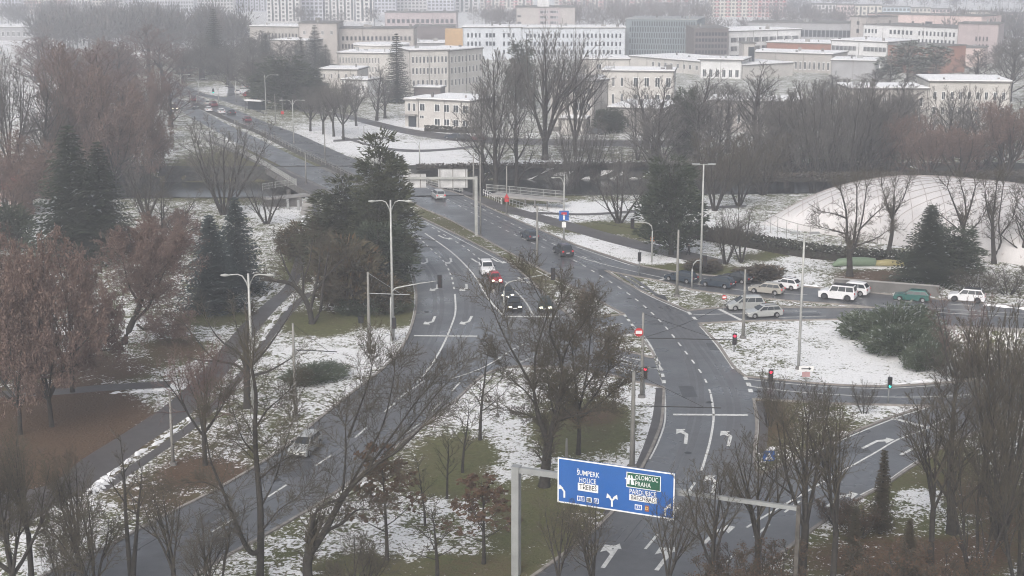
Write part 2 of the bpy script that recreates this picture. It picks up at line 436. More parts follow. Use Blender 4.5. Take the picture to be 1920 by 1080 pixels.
pf = g(F_T) + g(F_B)[::-1] + [G(1300,595)] + g(ISL_FB) + g(ISL_FT)[::-1] + [G(1085,485), G(1060,470)]
sheet('cross_road', pf, .028, M_ASPH)
pe = g(E_T) + [G(1930,775), G(1790,828), G(1745,764)] + g(D_B)[::-1] + [G(1405,728)]
sheet('link_road', pe, .032, M_ASPH)
pc = g(D_R) + [G(1400,930), G(1330,1092)] + g(C_R) + [G(1800,790)]
sheet('slip_road', pc, .036, M_ASPH)
# far road and hospital street
sheet('far_road', g([(365,178),(420,190),(470,205),(500,215),(470,196),(450,182),(440,165),(430,150),(424,150),(428,168),(425,182),(390,178),(345,160),(310,138),(296,138),(302,160),(300,176),(330,182)], 1), .016, M_ASPH)
sheet('hospital_street', g([(560,203),(640,213),(700,226),(760,240),(830,250),(900,256),(1000,260),(1250,264)]) + g([(560,209),(640,221),(700,236),(760,251),(830,262),(900,268),(1000,272),(1250,276)])[::-1], .012, M_PATH)
# islands raised above the asphalt
isl = sheet('traffic_island', g(TRI+TRI[:1],3)[:-1], .14, M_GROUND)
at = isl.data.color_attributes.new('cover', 'FLOAT_COLOR', 'POINT'); at.data.foreach_set('color', np.array([.52,.3,0,1]*len(isl.data.vertices), dtype=np.float32))
M_BANKSH = mat('shaded_bank_stone', (.040,.041,.038), .9, .5, 1.6, bump=.5)  # dark stone tone stands in for shade on the banks and under the bridge
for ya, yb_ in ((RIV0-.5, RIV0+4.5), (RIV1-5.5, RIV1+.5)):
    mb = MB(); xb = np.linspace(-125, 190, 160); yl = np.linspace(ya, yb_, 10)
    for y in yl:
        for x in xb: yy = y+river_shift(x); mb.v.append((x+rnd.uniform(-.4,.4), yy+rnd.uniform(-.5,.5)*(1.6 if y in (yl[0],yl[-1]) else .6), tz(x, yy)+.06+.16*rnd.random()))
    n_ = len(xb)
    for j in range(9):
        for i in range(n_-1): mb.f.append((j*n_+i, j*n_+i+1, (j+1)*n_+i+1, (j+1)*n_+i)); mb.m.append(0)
    tag(mb.build('river_bank', M_BANKSH), kind='structure')
sheet('bridge_median', g([(345,188),(385,209),(430,229),(480,250),(560,291),(640,328),(700,358)]) + g([(365,188),(385,199),(430,220),(480,241),(560,279),(665,326),(715,350)])[::-1], .012, mat('median_gap_shade', (.06,.056,.05), .9, .3, .6))  # dark sheet painted in for the shadowed gap between the two decks
PATHS = [
 ('footpath', [(575,372),(588,392),(583,420),(566,452),(552,490),(535,535),(500,566),(462,600),(420,647),(380,695),(317,755),(233,812),(153,862),(93,908),(0,925),(-60,935)],
              [(598,380),(604,400),(600,430),(588,455),(572,495),(555,540),(522,575),(490,612),(443,677),(400,730),(357,777),(267,837),(187,907),(107,947),(33,995),(-60,1050)]),
 ('garden_path', [(578,548),(552,566),(528,592),(492,640),(448,700),(378,774),(298,836),(228,884),(185,915)], [(588,552),(562,572),(540,598),(504,644),(460,705),(390,782),(310,844),(240,893),(198,922)]),
 ('garden_path', [(-60,735),(100,729),(200,721),(322,714)], [(-60,748),(100,741),(200,733),(318,727)]),
 ('cycle_path', [(868,356),(940,381),(990,396),(1064,415),(1138,436),(1221,457),(1300,474),(1360,488)], [(862,366),(935,394),(985,408),(1060,430),(1134,452),(1217,473),(1290,489),(1350,500)]),
 ('riverside_path', [(1000,397),(1100,400),(1200,393),(1270,389),(1400,384)], [(1000,401),(1100,404),(1200,398),(1270,394),(1400,389)]),
 ('park_path', [(640,255),(700,272),(760,280),(830,279),(900,272)], [(640,259),(700,276),(760,285),(830,283),(900,276)]),
 ('park_path', [(625,262),(690,258),(740,256)], [(625,266),(690,262),(740,259)]),
 ('pavement', [(372,258),(460,297),(560,349),(620,382)], [(395,252),(480,292),(582,343),(640,376)]),
 ('pavement', [(1250,728),(1244,790),(1216,862),(1182,922),(1142,972)], [(1230,727),(1222,788),(1198,858),(1168,915),(1130,962)]),
 ('pavement', [(1417,752),(1424,797),(1420,850)], [(1430,752),(1440,797),(1436,850)]),
]
for i, (nm, a, b) in enumerate(PATHS):
    sheet(nm, g(a) + g(b)[::-1], .008 + .004*(i % 3) - (.0 if i else 0), M_PATH)
# kerbs
KB = [A_L[8:], MED_L[7:], MED_R[6:], [(1077,600),(1120,594),(1170,590)], ISL_L, ISL_R, ISL_FL, ISL_FT, ISL_FB, F_T, F_B, SN_L, E_T, D_B, D_L, D_R, C_R, B_R[8:], TRI+TRI[:1]]
for k in KB:
    mb = MB(); strip(mb, g(k), .28, 0.0, .15); tag(mb.build('kerb', M_KERB), kind='structure')

# ------------------------------------------------------------------ markings (paint a few mm above the asphalt)
ZP = .046
def line_mark(pts, w=.16, n=6, name='lane_line'):
    mb = MB(); strip(mb, g(pts, n), w, None, ZP); tag(mb.build(name, M_PAINT), kind='structure')
def dash_mark(pts, on, off, w=.16, name='dashed_lane_line'):
    ln = g(pts, 10); mb = MB(); d = 0.0; cur = [ln[0]]; vis = True; rem = on
    for a, b in zip(ln, ln[1:]):
        p = a.copy()
        while (b-p).length > rem:
            q = p + (b-p).normalized()*rem
            if vis: cur.append(q); strip(mb, cur, w, None, ZP)
            vis = not vis; rem = on if vis else off; cur = [q]; p = q
        rem -= (b-p).length
        if vis and (b-p).length > 1e-6: cur.append(b)
    tag(mb.build(name, M_PAINT), kind='structure')
# left carriageway
dash_mark([(700,408),(760,425),(800,460),(830,488),(846,518),(853,552)], 1.5, 1.5, .22)
line_mark([(853,552),(854,585),(846,612),(832,645),(812,680),(795,703)], .22)
dash_mark([(795,703),(770,730),(735,757)], 3, 3, .2)
line_mark([(797,438),(840,468),(870,495),(893,522),(908,548),(925,572),(945,593)], .26)
dash_mark([(800,420),(835,442),(870,463),(900,487),(930,512),(960,540)], 1.5, 1.8, .22)
line_mark([(960,540),(985,566),(1000,593)], .22)
line_mark([(787,411),(848,442),(898,468),(944,493)], .18)
dash_mark([(795,715),(767,735),(703,788),(667,820),(620,855),(480,947),(372,1013),(263,1070)], 3, 5, .2)
dash_mark([(862,718),(832,750),(800,782),(770,808),(725,842)], 3, 4, .2)
line_mark([(840,713),(905,690),(963,655),(985,645)], .2); line_mark([(975,680),(1005,668),(1030,655)], .2)
line_mark([(752,652),(772,604),(778,560),(772,520),(760,482)], .16)
# right carriageway
dash_mark([(800,352),(890,402),(985,450),(1065,483),(1130,520),(1190,560),(1240,605),(1285,660),(1318,705),(1333,740)], 1.5, 2.2, .2)
line_mark([(1333,740),(1338,780),(1332,825),(1322,862)], .22)
dash_mark([(1322,862),(1312,890),(1290,925),(1255,975),(1210,1030),(1160,1085)], 3, 3, .22)
dash_mark([(870,375),(930,405),(1000,440),(1060,468),(1140,500)], 1.5, 2.2, .2)
dash_mark([(1170,590),(1195,622),(1226,664),(1240,695),(1247,727)], 1.2, 1.2, .35)
dash_mark([(1290,585),(1312,607)], 1.5, 1.2, .4); dash_mark([(1396,707),(1404,722),(1410,745)], 1.2, 1.0, .45)
line_mark([(1005,507),(1090,552),(1165,590)], .2); line_mark([(1205,628),(1222,652),(1238,690)], .2)
line_mark([(1140,507),(1205,549),(1288,586)], .18); line_mark([(1312,612),(1345,650),(1375,693)], .18)
line_mark([(1415,752),(1421,797),(1416,850)], .18); line_mark([(1246,730),(1247,787),(1235,828),(1218,862)], .16)
line_mark([(1080,463),(1140,484),(1190,500)], .2)
line_mark([(1060,472),(1110,490),(1200,512),(1300,532),(1400,546)], .18)
line_mark([(1105,621),(1168,607)], .25); line_mark([(1113,641),(1195,625)], .22); line_mark([(1145,677),(1215,690),(1245,693)], .18)
# cross road
dash_mark([(1470,551),(1560,556),(1660,563),(1800,572),(1930,583)], 3, 4, .2)
line_mark([(1630,580),(1720,584),(1800,589),(1930,596)], .2); line_mark([(1640,572),(1760,579),(1930,590)], .18)
dash_mark([(1440,583),(1500,584),(1600,584)], 6, 3, .2); line_mark([(1300,591),(1370,589),(1440,588)], .2)
dash_mark([(1460,596),(1520,594),(1600,592)], 6, 3, .2)
line_mark([(1402,712),(1480,720),(1560,726),(1660,729),(1780,722)], .18)
line_mark([(1405,725),(1480,734),(1560,740),(1660,745),(1760,744),(1850,738)], .2)
# slip road
line_mark([(1772,785),(1740,803),(1683,825),(1640,850),(1560,895),(1500,930),(1440,965),(1400,990)], .2)
dash_mark([(1500,940),(1460,970),(1400,1020),(1330,1085)], 3, 3, .2)
line_mark([(1740,765),(1673,787),(1582,824),(1494,866)], .18)
line_mark([(1790,824),(1707,873),(1663,903),(1613,929)], .18)
for pts in ([(776,630),(895,631)], [(944,594),(1056,594)], [(1262,778),(1402,779)], [(1348,580),(1392,602)], [(1670,784),(1780,813)], [(1235,526),(1262,519)]):
    line_mark(pts, .5, 1, 'stop_line')
for tri in ([(1142,664),(1202,676),(1186,682)], [(1148,687),(1203,699),(1178,703)]):
    line_mark(tri+tri[:1], .28, 1, 'give_way_triangle')
def arrow_mark(px, py, dx, dy, bend, size=4.6, both=False):
    """an arrow painted on the lane: straight shaft, then a bent or straight head"""
    p = G(px, py); d = (G(px+dx*.05, py+dy*.05)-p).normalized(); s = Vector((-d.y, d.x, 0))
    L = size; w = .16
    def pt(a, b): q = p + d*a + s*b; return (q.x, q.y)
    mb = MB()
    if bend == 0:
        P = [(-L/2,-w),(L*.2,-w),(L*.2,-.45),(L/2,0),(L*.2,.45),(L*.2,w),(-L/2,w)]
    else:
        k = bend
        P = [(-L/2,-w*k),(L*.12,-w*k),(L*.30,.35*k),(L*.42,.15*k),(L*.40,1.0*k),(L*.08,.95*k),(L*.18,.6*k),(L*.06,w*k),(-L/2,w*k)]
    mb.poly([pt(*q) for q in P], ZP+.004)
    if both:
        P = [(L*.0,-w),(L*.30,-w),(L*.30,-.42),(L*.52,0),(L*.30,.42),(L*.30,w),(L*.0,w)]
        mb.poly([pt(*q) for q in P], ZP+.008)
    tag(mb.build('turn_arrow', M_PAINT), kind='structure')
for a in [(812,602,-10,22,-1),(880,602,-12,22,-1),(820,540,-2,20,-1),(875,540,2,20,-1),(801,491,3,14,-1),(846,490,4,14,-1),(766,447,6,10,-1),
          (831,446,18,9,1),(893,491,18,11,1),(931,490,18,11,1),(978,527,14,14,1),
          (1287,818,3,-26,1),(1369,822,6,-26,1),(1341,908,8,-26,1),(1146,1043,18,-26,1),(1248,1048,20,-26,1),(1712,842,26,-13,-1),(1640,830,26,-13,-1),(1572,935,18,-14,-1),(1340,1000,18,-18,-1)]:
    arrow_mark(*a, both=(a[1] > 1000))

# wheel tracks worn into the lanes, repair patches, covers
def worn(pts, w=.55):
    mb = MB(); strip(mb, g(pts, 6), w, None, .040); tag(mb.build('wheel_track', M_WORN), kind='structure')
for c, dx in (([(775,470),(808,510),(822,560),(818,605),(800,650),(760,700),(690,755),(600,820),(500,890),(390,955),(260,1030)], 7), ([(812,462),(858,510),(880,560),(876,605),(855,650),(815,705),(750,765),(660,835),(560,900),(440,965),(300,1045)], 7),
              ([(815,360),(900,398),(1000,445),(1080,487),(1160,528),(1225,578),(1275,635),(1300,690),(1308,740),(1300,800),(1275,870),(1230,940),(1160,1030)], 7), ([(850,366),(930,400),(1020,440),(1100,480),(1180,522),(1255,580),(1310,645),(1350,700),(1372,745),(1375,800),(1350,880),(1300,970),(1240,1050)], 7)):
    for s in (-1, 1): worn([(x+s*dx*(.55+.75*(y/1080)), y) for x, y in c])
for px, py, a, b in ((835,665,1.6,5),(1290,735,1.5,4),(1240,560,1.4,4),(700,770,2.4,1.6),(560,880,2.2,4),(1130,510,1.2,4),(1500,590,5,1.2),(1600,845,3,1.5),(1340,650,1.6,3),(870,455,1.2,3)):
    c = G(px, py); mb = MB(); mb.poly([(c.x-a/2,c.y-b/2),(c.x+a/2,c.y-b/2*.9),(c.x+a/2*.95,c.y+b/2),(c.x-a/2,c.y+b/2)], .043); tag(mb.build('repair_patch', M_TAR), kind='structure')
for px, py in ((905,640),(800,585),(1225,690),(1330,755),(650,790),(520,900),(1290,850),(1180,560),(1420,735),(1560,880)):
    c = G(px, py); mb = MB(); mb.poly([(c.x+.33*math.cos(k*.5236), c.y+.33*math.sin(k*.5236)) for k in range(12)], .050); tag(mb.build('manhole_cover', M_DARK), kind='structure')
def snow_bank(px, w, h, seed):
    ln = g(px, 10); r = random.Random(seed); mb = MB(); k = len(ln); ring = []
    for i, p in enumerate(ln):
        d = ln[min(i+1,k-1)]-ln[max(i-1,0)]; d.normalize(); s = Vector((-d.y,d.x,0)); b = len(mb.v); br_k = .15 if math.sin(i*.9+seed*2)+r.uniform(-.6,.6) < -.35 else 1.0; ww = w*br_k*r.uniform(.25,.9); hh = h*br_k*r.uniform(.3,1.0)
        o_ = s*r.uniform(-.15,.15)
        for t, z in ((-1,0),(-.55,.75),(0,1),(.5,.8),(1,0)): q = p+o_+s*(t*ww); mb.v.append((q.x,q.y,.03+z*hh))
        if i:
            for j in range(4): mb.f.append((b-5+j+1,b-5+j,b+j,b+j+1)); mb.m.append(0)
    tag(mb.build('snow_bank', M_SNOW, smooth=True), kind='stuff')
snow_bank([(356,786),(310,822),(268,846),(230,872),(200,898)], .45, .22, 1); snow_bank([(205,898),(180,916),(168,930)], .9, .6, 2)
snow_bank([(573,404),(570,420),(560,445)], 1.1, .3, 3); snow_bank([(552,560),(530,585),(505,612),(490,640)], .5, .2, 4)
snow_bank([(1372,517),(1420,522),(1465,530),(1540,539)], .5, .3, 5); snow_bank([(1845,572),(1925,580)], .6, .3, 6); snow_bank([(435,572),(480,567),(505,552),(520,535)], .5, .3, 7)
snow_bank([(1665,726),(1720,716),(1800,712)], .5, .2, 8); snow_bank([(204,738),(260,735),(318,730)], .5, .25, 9)
# ------------------------------------------------------------------ tree kinds (each mesh is built once and shared)
def rot_about(d, ang, az):
    """d tilted by ang towards azimuth az round itself"""
    a = d.cross(Vector((0,0,1)) if abs(d.z) < .95 else Vector((1,0,0))).normalized(); c = d.cross(a)
    return (d*math.cos(ang) + (a*math.cos(az) + c*math.sin(az))*math.sin(ang)).normalized()
def rv(r, k=1.0): return Vector((r.uniform(-k,k), r.uniform(-k,k), r.uniform(-k,k)))
def leaf_quad(mb, p, s, r, m):
    a = rv(r).normalized(); b = a.cross(rv(r)).normalized()
    mb.add([p-a*s, p+b*s*.6, p+a*s, p-b*s*.6], [(0,1,2,3)], m)

PROTO = {}
def bare_tree(key, seed, H=14.0, trunk=.22, n_limb=5, stems=1, ang=(.35,.8), limb=.55, r0=.24, lv=((7,.75,.55),(8,.8,.5),(6,.8,.5)),
              up=.10, wig=.10, tw=.016, leaf=0, leaf_s=.13, leaf_z=(0,1), spread=0.0, leader=False, droop=0.0):
    """trunk and main limbs in one mesh, branches and twigs (and clinging leaves) in another"""
    r = random.Random(seed); T, C = MB(), MB()
    def path(p, d, L, n, upk, wg):
        pts = [p]; ds = [d]
        for i in range(n):
            d = (d + rv(r, wg) + Vector((0,0,upk))).normalized()
            p = p + d*(L/n); pts.append(p); ds.append(d)
        return pts, ds
    def sub(pts, ds, L, rad, level):
        if level >= len(lv): return
        n, an, ra = lv[level]
        n = max(2, int(n*r.uniform(.8,1.2)))
        K = len(pts)-1
        az = r.uniform(0, 6.28)
        for i in range(n):
            t = .22 + .78*(i+r.random()*.8)/n; t = min(t, .999)
            k = int(t*K); f = t*K-k
            p = pts[k].lerp(pts[k+1], f); d = ds[k+1]
            az += 2.4 + r.uniform(-.5,.5)
            nd = rot_about(d, an*r.uniform(.7,1.25), az)
            l = L*ra*(1.15-.65*t)*r.uniform(.75,1.25)
            rr = max(tw, rad*(1-.75*t)*.55)
            last = level == len(lv)-1
            if last:
                q = p + nd*l*.5; q2 = q + (nd + rv(r,.25) + Vector((0,0,up*2-droop*2))).normalized()*l*.5
                C.spike(p, q2, max(tw, rr*.9), 0)
                if leaf:
                    for _ in range(3):
                        if r.random() < leaf and leaf_z[0]*H < p.z < leaf_z[1]*H: leaf_quad(C, p.lerp(q2, r.random()) + rv(r,.12), leaf_s*r.uniform(.6,1.3), r, 1)
            else:
                pp, dd = path(p, nd, l, 4 if level == 0 else 3, up-droop, wig*1.5)
                C.tube(pp, [max(tw*.6, rr*(1-.8*j/(len(pp)-1))) for j in range(len(pp))], 4 if level == 0 else 3, 0, False)
                sub(pp, dd, l, rr, level+1)
    for s in range(stems):
        lean = .0 if stems == 1 else r.uniform(.12,.42)
        d0 = rot_about(Vector((0,0,1)), lean + spread*r.random(), s*6.28/stems + r.uniform(-.4,.4))
        base = Vector((0,0,-.3)) + (Vector((d0.x,d0.y,0))*.4 if stems > 1 else Vector())
        rr0 = r0*(1 if stems == 1 else .75)
        if leader or stems > 1:
            L = H*.93*r.uniform(.85,1.0)
            pts, ds = path(base, d0, L, 9, .05, .05)
            T.tube(pts, [rr0*(1.25 if j == 0 else 1)*(1-.92*j/9) for j in range(10)], 7, 0, False)
            az = r.uniform(0,6)
            for i in range(n_limb):
                t = trunk + (1-trunk)*(i+.3*r.random())/n_limb; k = min(8, int(t*9)); f = t*9-k
                p = pts[k].lerp(pts[k+1], f); az += 2.4
                l = H*limb*(1.05-.75*t)*r.uniform(.8,1.2)
                nd = rot_about(ds[k], r.uniform(*ang), az); lr = max(tw*1.5, rr0*(1-.85*t)*.5)
                pp, dd = path(p, nd, l, 5, up-droop*.5, wig)
                T.tube(pp, [lr*(1-.85*j/5) for j in range(6)], 5, 0, False)
                sub(pp, dd, l, lr, 0)
        else:
            th = H*trunk
            pts, ds = path(base, d0, th+.3, 3, .02, .03)
            T.tube(pts, [rr0*1.35, rr0*1.02, rr0*.95, rr0*.9], 8, 0, False)
            az = r.uniform(0,6)
            for i in range(n_limb):
                az += 6.28/n_limb + r.uniform(-.4,.4)
                nd = rot_about(ds[-1], r.uniform(*ang) if i else ang[0]*.35, az)
                l = H*limb*r.uniform(.85,1.15); lr = rr0*r.uniform(.5,.66)
                p = pts[-1] - Vector((0,0,r.random()*th*.12))
                pp, dd = path(p, nd, l, 6, up, wig)
                T.tube(pp, [lr*(1-.82*j/6) for j in range(7)], 6, 0, False)
                sub(pp, dd, l, lr, 0)
                # second-order limbs straight off the limb
                for q in range(2):
                    k = 2+q; nd2 = rot_about(dd[k], r.uniform(.35,.7), r.uniform(0,6.28)); l2 = l*.55
                    p2, d2 = path(pp[k], nd2, l2, 4, up, wig)
                    T.tube(p2, [lr*.5*(1-.8*j/4) for j in range(5)], 5, 0, False)
                    sub(p2, d2, l2, lr*.5, 0)
    reg(key, T, C)
def custom_tree(name, label, base, limbs, lv, tw=.018, crown=None, cat='tree', group=None, seed=1, up=.05, wig=.14, jit=.35, spreadlen=.55, kids=3, leaf=0, leaf_s=.07):
    """a single tree whose main limbs follow the photograph; limbs: (thickness at the foot in px, thickness at the tip, [points])"""
    p0 = G(*base); Y = p0.y; r = random.Random(seed); T, C = MB(), MB()
    def path(p, d, L, n):
        pts = [p]; ds = [d]
        for i in range(n):
            d = (d + rv(r, wig) + Vector((0,0,up))).normalized(); p = p + d*(L/n); pts.append(p); ds.append(d)
        return pts, ds
    def sub(pts, ds, L, rad, level, t0=.2):
        if level >= len(lv): return
        n, an, ra = lv[level]; n = max(2, int(n*r.uniform(.8,1.2))); K = len(pts)-1; az = r.uniform(0,6.28)
        for i in range(n):
            t = min(.999, t0+(1-t0)*(i+r.random()*.9)/n); k = int(t*K); p = pts[k].lerp(pts[k+1], t*K-k); az += 2.4+r.uniform(-.5,.5)
            nd = rot_about(ds[min(k+1,K)], an*r.uniform(.7,1.3), az); l = L*ra*(1.1-.5*t)*r.uniform(.7,1.25); rr = max(tw, rad*(1-.75*t)*.5)
            if level == len(lv)-1:
                q = p+nd*l*.5; q2 = q+(nd+rv(r,.3)+Vector((0,0,up*2))).normalized()*l*.5; C.spike(p, q2, max(tw, rr*.8), 0)
                if leaf:
                    for _ in range(3):
                        if r.random() < leaf: leaf_quad(C, p.lerp(q2, r.random())+rv(r,.12), leaf_s*r.uniform(.6,1.3), r, 1)
            else:
                pp, dd = path(p, nd, l, 4); C.tube(pp, [max(tw*.7, rr*(1-.8*j/4)) for j in range(5)], 4, 0, False); sub(pp, dd, l, rr, level+1)
    H = max(HZ(Y, q[1]) for l in limbs for q in l[2])
    for w0, w1, px in limbs:
        pts = []; yo = 0.0 if px[0] == base else r.uniform(-jit, jit)
        for i, q in enumerate(px):
            z = HZ(Y, q[1]); y = yo*i*.9 if px[0] != base else 0
            pts.append(Vector(((q[0]-960)/SCL(Y, z)-p0.x, y, z-tz(p0.x,p0.y))))
        fine = []
        for i in range(len(pts)-1):
            a, b, c, d = pts[max(i-1,0)], pts[i], pts[i+1], pts[min(i+2,len(pts)-1)]
            for k in range(3):
                t = k/3; fine.append(.5*((2*b)+(c-a)*t+(2*a-5*b+4*c-d)*t*t+(3*b-a-3*c+d)*t**3))
        fine.append(pts[-1]); n = len(fine); s0 = SCL(Y)
        rad = [(w0+(w1-w0)*i/(n-1))/s0*.5 for i in range(n)]
        if px[0] == base: rad[0] *= 1.35; fine[0].z -= .3
        T.tube(fine, rad, 8, 0, False)
        ds = [(fine[min(i+1,n-1)]-fine[max(i-1,0)]).normalized() for i in range(n)]
        L = sum((b-a).length for a, b in zip(fine, fine[1:]))
        sub(fine, ds, min(L*spreadlen, 5.5), rad[n//2], 0, .45 if px[0] == base else .15)
        for _ in range(kids+2):      # the limb divides at its end
            nd = rot_about(ds[-1], r.uniform(.15,.6), r.uniform(0,6.28)); l = r.uniform(1.6,3.0); pp, dd = path(fine[-1], nd, l, 4); rr = max(tw, rad[-1]*.8)
            C.tube(pp, [max(tw*.7, rr*(1-.8*j/4)) for j in range(5)], 4, 0, False); sub(pp, dd, l, rr, 1)
    o = empty(name, (p0.x, p0.y, tz(p0.x,p0.y)), 0, label, cat, group)
    T.build('trunk', M_BARK, o, True); C.build('crown', crown or [M_TWIG, M_LEAFB], o)
    return o
def reg(key, T, C, mt=None, mc=None):
    allv = np.array(C.v + T.v); H = float(np.percentile(allv[:,2], 99.5)); W = float(np.percentile(np.abs(allv[:,:2]), 97)*2)
    PROTO[key] = (T.mesh(key+'_trunk', [mt or M_BARK], True), C.mesh(key+'_crown', mc or [M_TWIG, M_LEAFR]), H, W)

def spruce(key, seed, H=16.0, Rb=3.2, n_w=26, per=9, snow=0.0, mats=None, droop=.35, base=.06):
    r = random.Random(seed); T, C = MB(), MB()
    T.tube([(0,0,-.3),(0,0,H*.5),(0,0,H*.98)], [.24,.13,.02], 7, 0, False)
    for i in range(n_w):
        t = base + (1-base)*i/n_w; z = t*H
        L = Rb*((1-t)**.85)*r.uniform(.85,1.12) + .18
        k = max(4, int(per*(1-.45*t)))
        for j in range(k):
            az = 6.28*j/k + i*1.1 + r.uniform(-.25,.25); l = L*r.uniform(.72,1.12)
            d = Vector((math.cos(az), math.sin(az), 0)); s = Vector((-d.y, d.x, 0))
            ns = max(3, int(l/.38))
            for q in range(ns):
                f = (q+.6)/ns; p = d*(l*f) + Vector((0,0,z - l*f*droop*(1.25-f*.8) + r.uniform(-.1,.1)))
                w = (.34+.40*(1-f))*min(1,l*.6+.3)
                for sg in (-1,1):
                    tip = p + d*(w*.55) + s*(sg*w*r.uniform(.8,1.3)) - Vector((0,0,w*r.uniform(.15,.55)))
                    m = 1 if r.random() < snow else 0
                    C.add([p - d*.16, p + d*.16, tip], [(0,1,2)], m)
                C.add([p - s*w*.25, p + s*w*.25, p + d*w*.9 + Vector((0,0,-.05+.2*r.random()))], [(0,1,2)], 0)
    reg(key, T, C, M_BARK, mats or [M_NEED, M_SNOWN])
def clump_tree(key, seed, H, lobes, n_cl, per, cs, tri, mats, trunk_r=.28, snow=0.0):
    """an evergreen of needle clumps carried on limbs; lobes are ellipsoids (x, y, z, rx, ry, rz)"""
    r = random.Random(seed); T, C = MB(), MB()
    T.tube([(0,0,-.3),(.1,0,H*.4),(0,.1,H*.85)], [trunk_r,trunk_r*.7,.05], 7, 0, False)
    vol = [a[3]*a[4]*a[5] for a in lobes]
    for _ in range(n_cl):
        lb = r.choices(lobes, vol)[0]
        u = rv(r).normalized()*(r.random()**.45)
        c = Vector((lb[0]+u.x*lb[3], lb[1]+u.y*lb[4], lb[2]+u.z*lb[5]))
        q = Vector((0,0,max(.5, c.z-1.2-.35*math.hypot(c.x,c.y))))
        if r.random() < .35: T.tube([q, q.lerp(c,.6)+Vector((0,0,-.2)), c], [.06,.04,.015], 4, 0, False)
        out = Vector((c.x,c.y,.5)).normalized(); k = cs*r.uniform(.7,1.3)
        for j in range(per):
            d = rv(r); d.z *= .55; p = c + d*k; tip = p + (d.normalized()*.6 + out*.6 + Vector((0,0,.3*r.uniform(-.6,1))))*tri*r.uniform(.7,1.5)
            s = rv(r).normalized()*tri*.30
            C.add([p-s, p+s, tip], [(0,1,2)], 1 if (snow and d.z > .2 and r.random() < snow) else 0)
    reg(key, T, C, M_BARK, mats)

bare_tree('spreading', 3, H=14, trunk=.17, n_limb=7, ang=(.40,1.05), limb=.46, r0=.30, lv=((7,.75,.55),(8,.8,.5),(8,.8,.5)), tw=.020, up=.055, wig=.13)
bare_tree('spreading_b', 8, H=14, trunk=.2, n_limb=6, ang=(.35,.95), limb=.48, r0=.28, lv=((6,.75,.55),(8,.8,.5),(8,.8,.5)), tw=.020, up=.06, wig=.13)
bare_tree('big_limbed', 21, H=15, trunk=.12, n_limb=5, ang=(.25,.75), limb=.62, r0=.34, lv=((6,.7,.5),(7,.8,.55),(8,.8,.5)), up=.07, wig=.17, tw=.018)
bare_tree('vase', 5, H=13, stems=5, trunk=.25, n_limb=8, ang=(.3,.6), limb=.36, r0=.22, lv=((6,.6,.55),(7,.65,.5)), tw=.020)
bare_tree('vase_dense', 11, H=14, stems=7, trunk=.2, n_limb=9, ang=(.3,.6), limb=.34, r0=.2, lv=((7,.6,.55),(9,.65,.5)), tw=.022)
bare_tree('upright', 14, H=18, trunk=.16, n_limb=20, leader=True, ang=(.45,.8), limb=.36, r0=.30, lv=((7,.6,.5),(8,.65,.5)), up=.16, tw=.022)
bare_tree('fan', 31, H=19, trunk=.12, n_limb=9, ang=(.15,.85), limb=.66, r0=.50, lv=((6,.5,.5),(6,.6,.5),(5,.65,.5)), up=.035, wig=.07, tw=.024)
bare_tree('thin_forked', 17, H=15, trunk=.28, n_limb=4, ang=(.2,.5), limb=.55, r0=.24, lv=((6,.7,.5),(6,.8,.5),(6,.8,.5)), up=.12, tw=.017)
bare_tree('young', 19, H=6, trunk=.32, n_limb=14, leader=True, ang=(.6,.95), limb=.34, r0=.085, lv=((6,.6,.5),(5,.7,.5)), tw=.011)
bare_tree('young_rust', 23, H=6, trunk=.30, n_limb=14, leader=True, ang=(.7,1.1), limb=.38, r0=.085, lv=((6,.6,.55),(5,.7,.5)), tw=.011, leaf=.95, leaf_s=.11)
bare_tree('rusty', 27, H=11, trunk=.13, n_limb=9, ang=(.35,1.25), limb=.50, r0=.20, lv=((7,.75,.55),(8,.8,.5),(7,.8,.5)), tw=.017, leaf=.62, leaf_s=.075, up=.045, wig=.14)
bare_tree('weeping_rust', 29, H=9, trunk=.24, n_limb=7, ang=(.6,1.15), limb=.48, r0=.26, lv=((7,.8,.5),(8,.8,.5),(8,.8,.5)), tw=.018, leaf=.4, leaf_s=.065, up=.03, droop=.05)
bare_tree('half_leaved', 33, H=12, trunk=.2, n_limb=6, ang=(.35,.8), limb=.5, r0=.26, lv=((7,.7,.55),(8,.8,.5),(7,.8,.5)), tw=.018, leaf=.5, leaf_s=.07, leaf_z=(.12,.78), up=.07, wig=.13)
bare_tree('brown_round', 35, H=9, trunk=.12, n_limb=8, ang=(.4,1.25), limb=.5, r0=.2, lv=((8,.75,.55),(8,.8,.5),(7,.8,.5)), tw=.016, leaf=.75, leaf_s=.065, up=.03, wig=.14)
bare_tree('dense_grey', 37, H=16, trunk=.1, n_limb=16, leader=True, ang=(.35,.75), limb=.42, r0=.28, lv=((9,.6,.55),(10,.7,.5)), up=.12, tw=.030)
bare_tree('pollard', 41, H=8, stems=2, trunk=.55, n_limb=9, ang=(.7,1.2), limb=.28, r0=.26, lv=((6,.7,.5),(6,.8,.5)), tw=.014, wig=.2)
bare_tree('thicket', 43, H=5, stems=9, trunk=.12, n_limb=9, ang=(.3,.8), limb=.36, r0=.055, lv=((6,.6,.55),(6,.7,.5)), tw=.012, spread=.35)
bare_tree('thicket_leafy', 47, H=4, stems=8, trunk=.12, n_limb=8, ang=(.3,.8), limb=.36, r0=.05, lv=((7,.6,.55),(7,.7,.5)), tw=.012, spread=.35, leaf=.28, leaf_s=.045)
spruce('spruce', 2, H=16, Rb=3.4, n_w=34, per=15)
spruce('blue_spruce', 6, H=13, Rb=3.3, n_w=32, per=17, mats=[M_NEEDB, M_SNOWN], droop=.30, snow=.02)
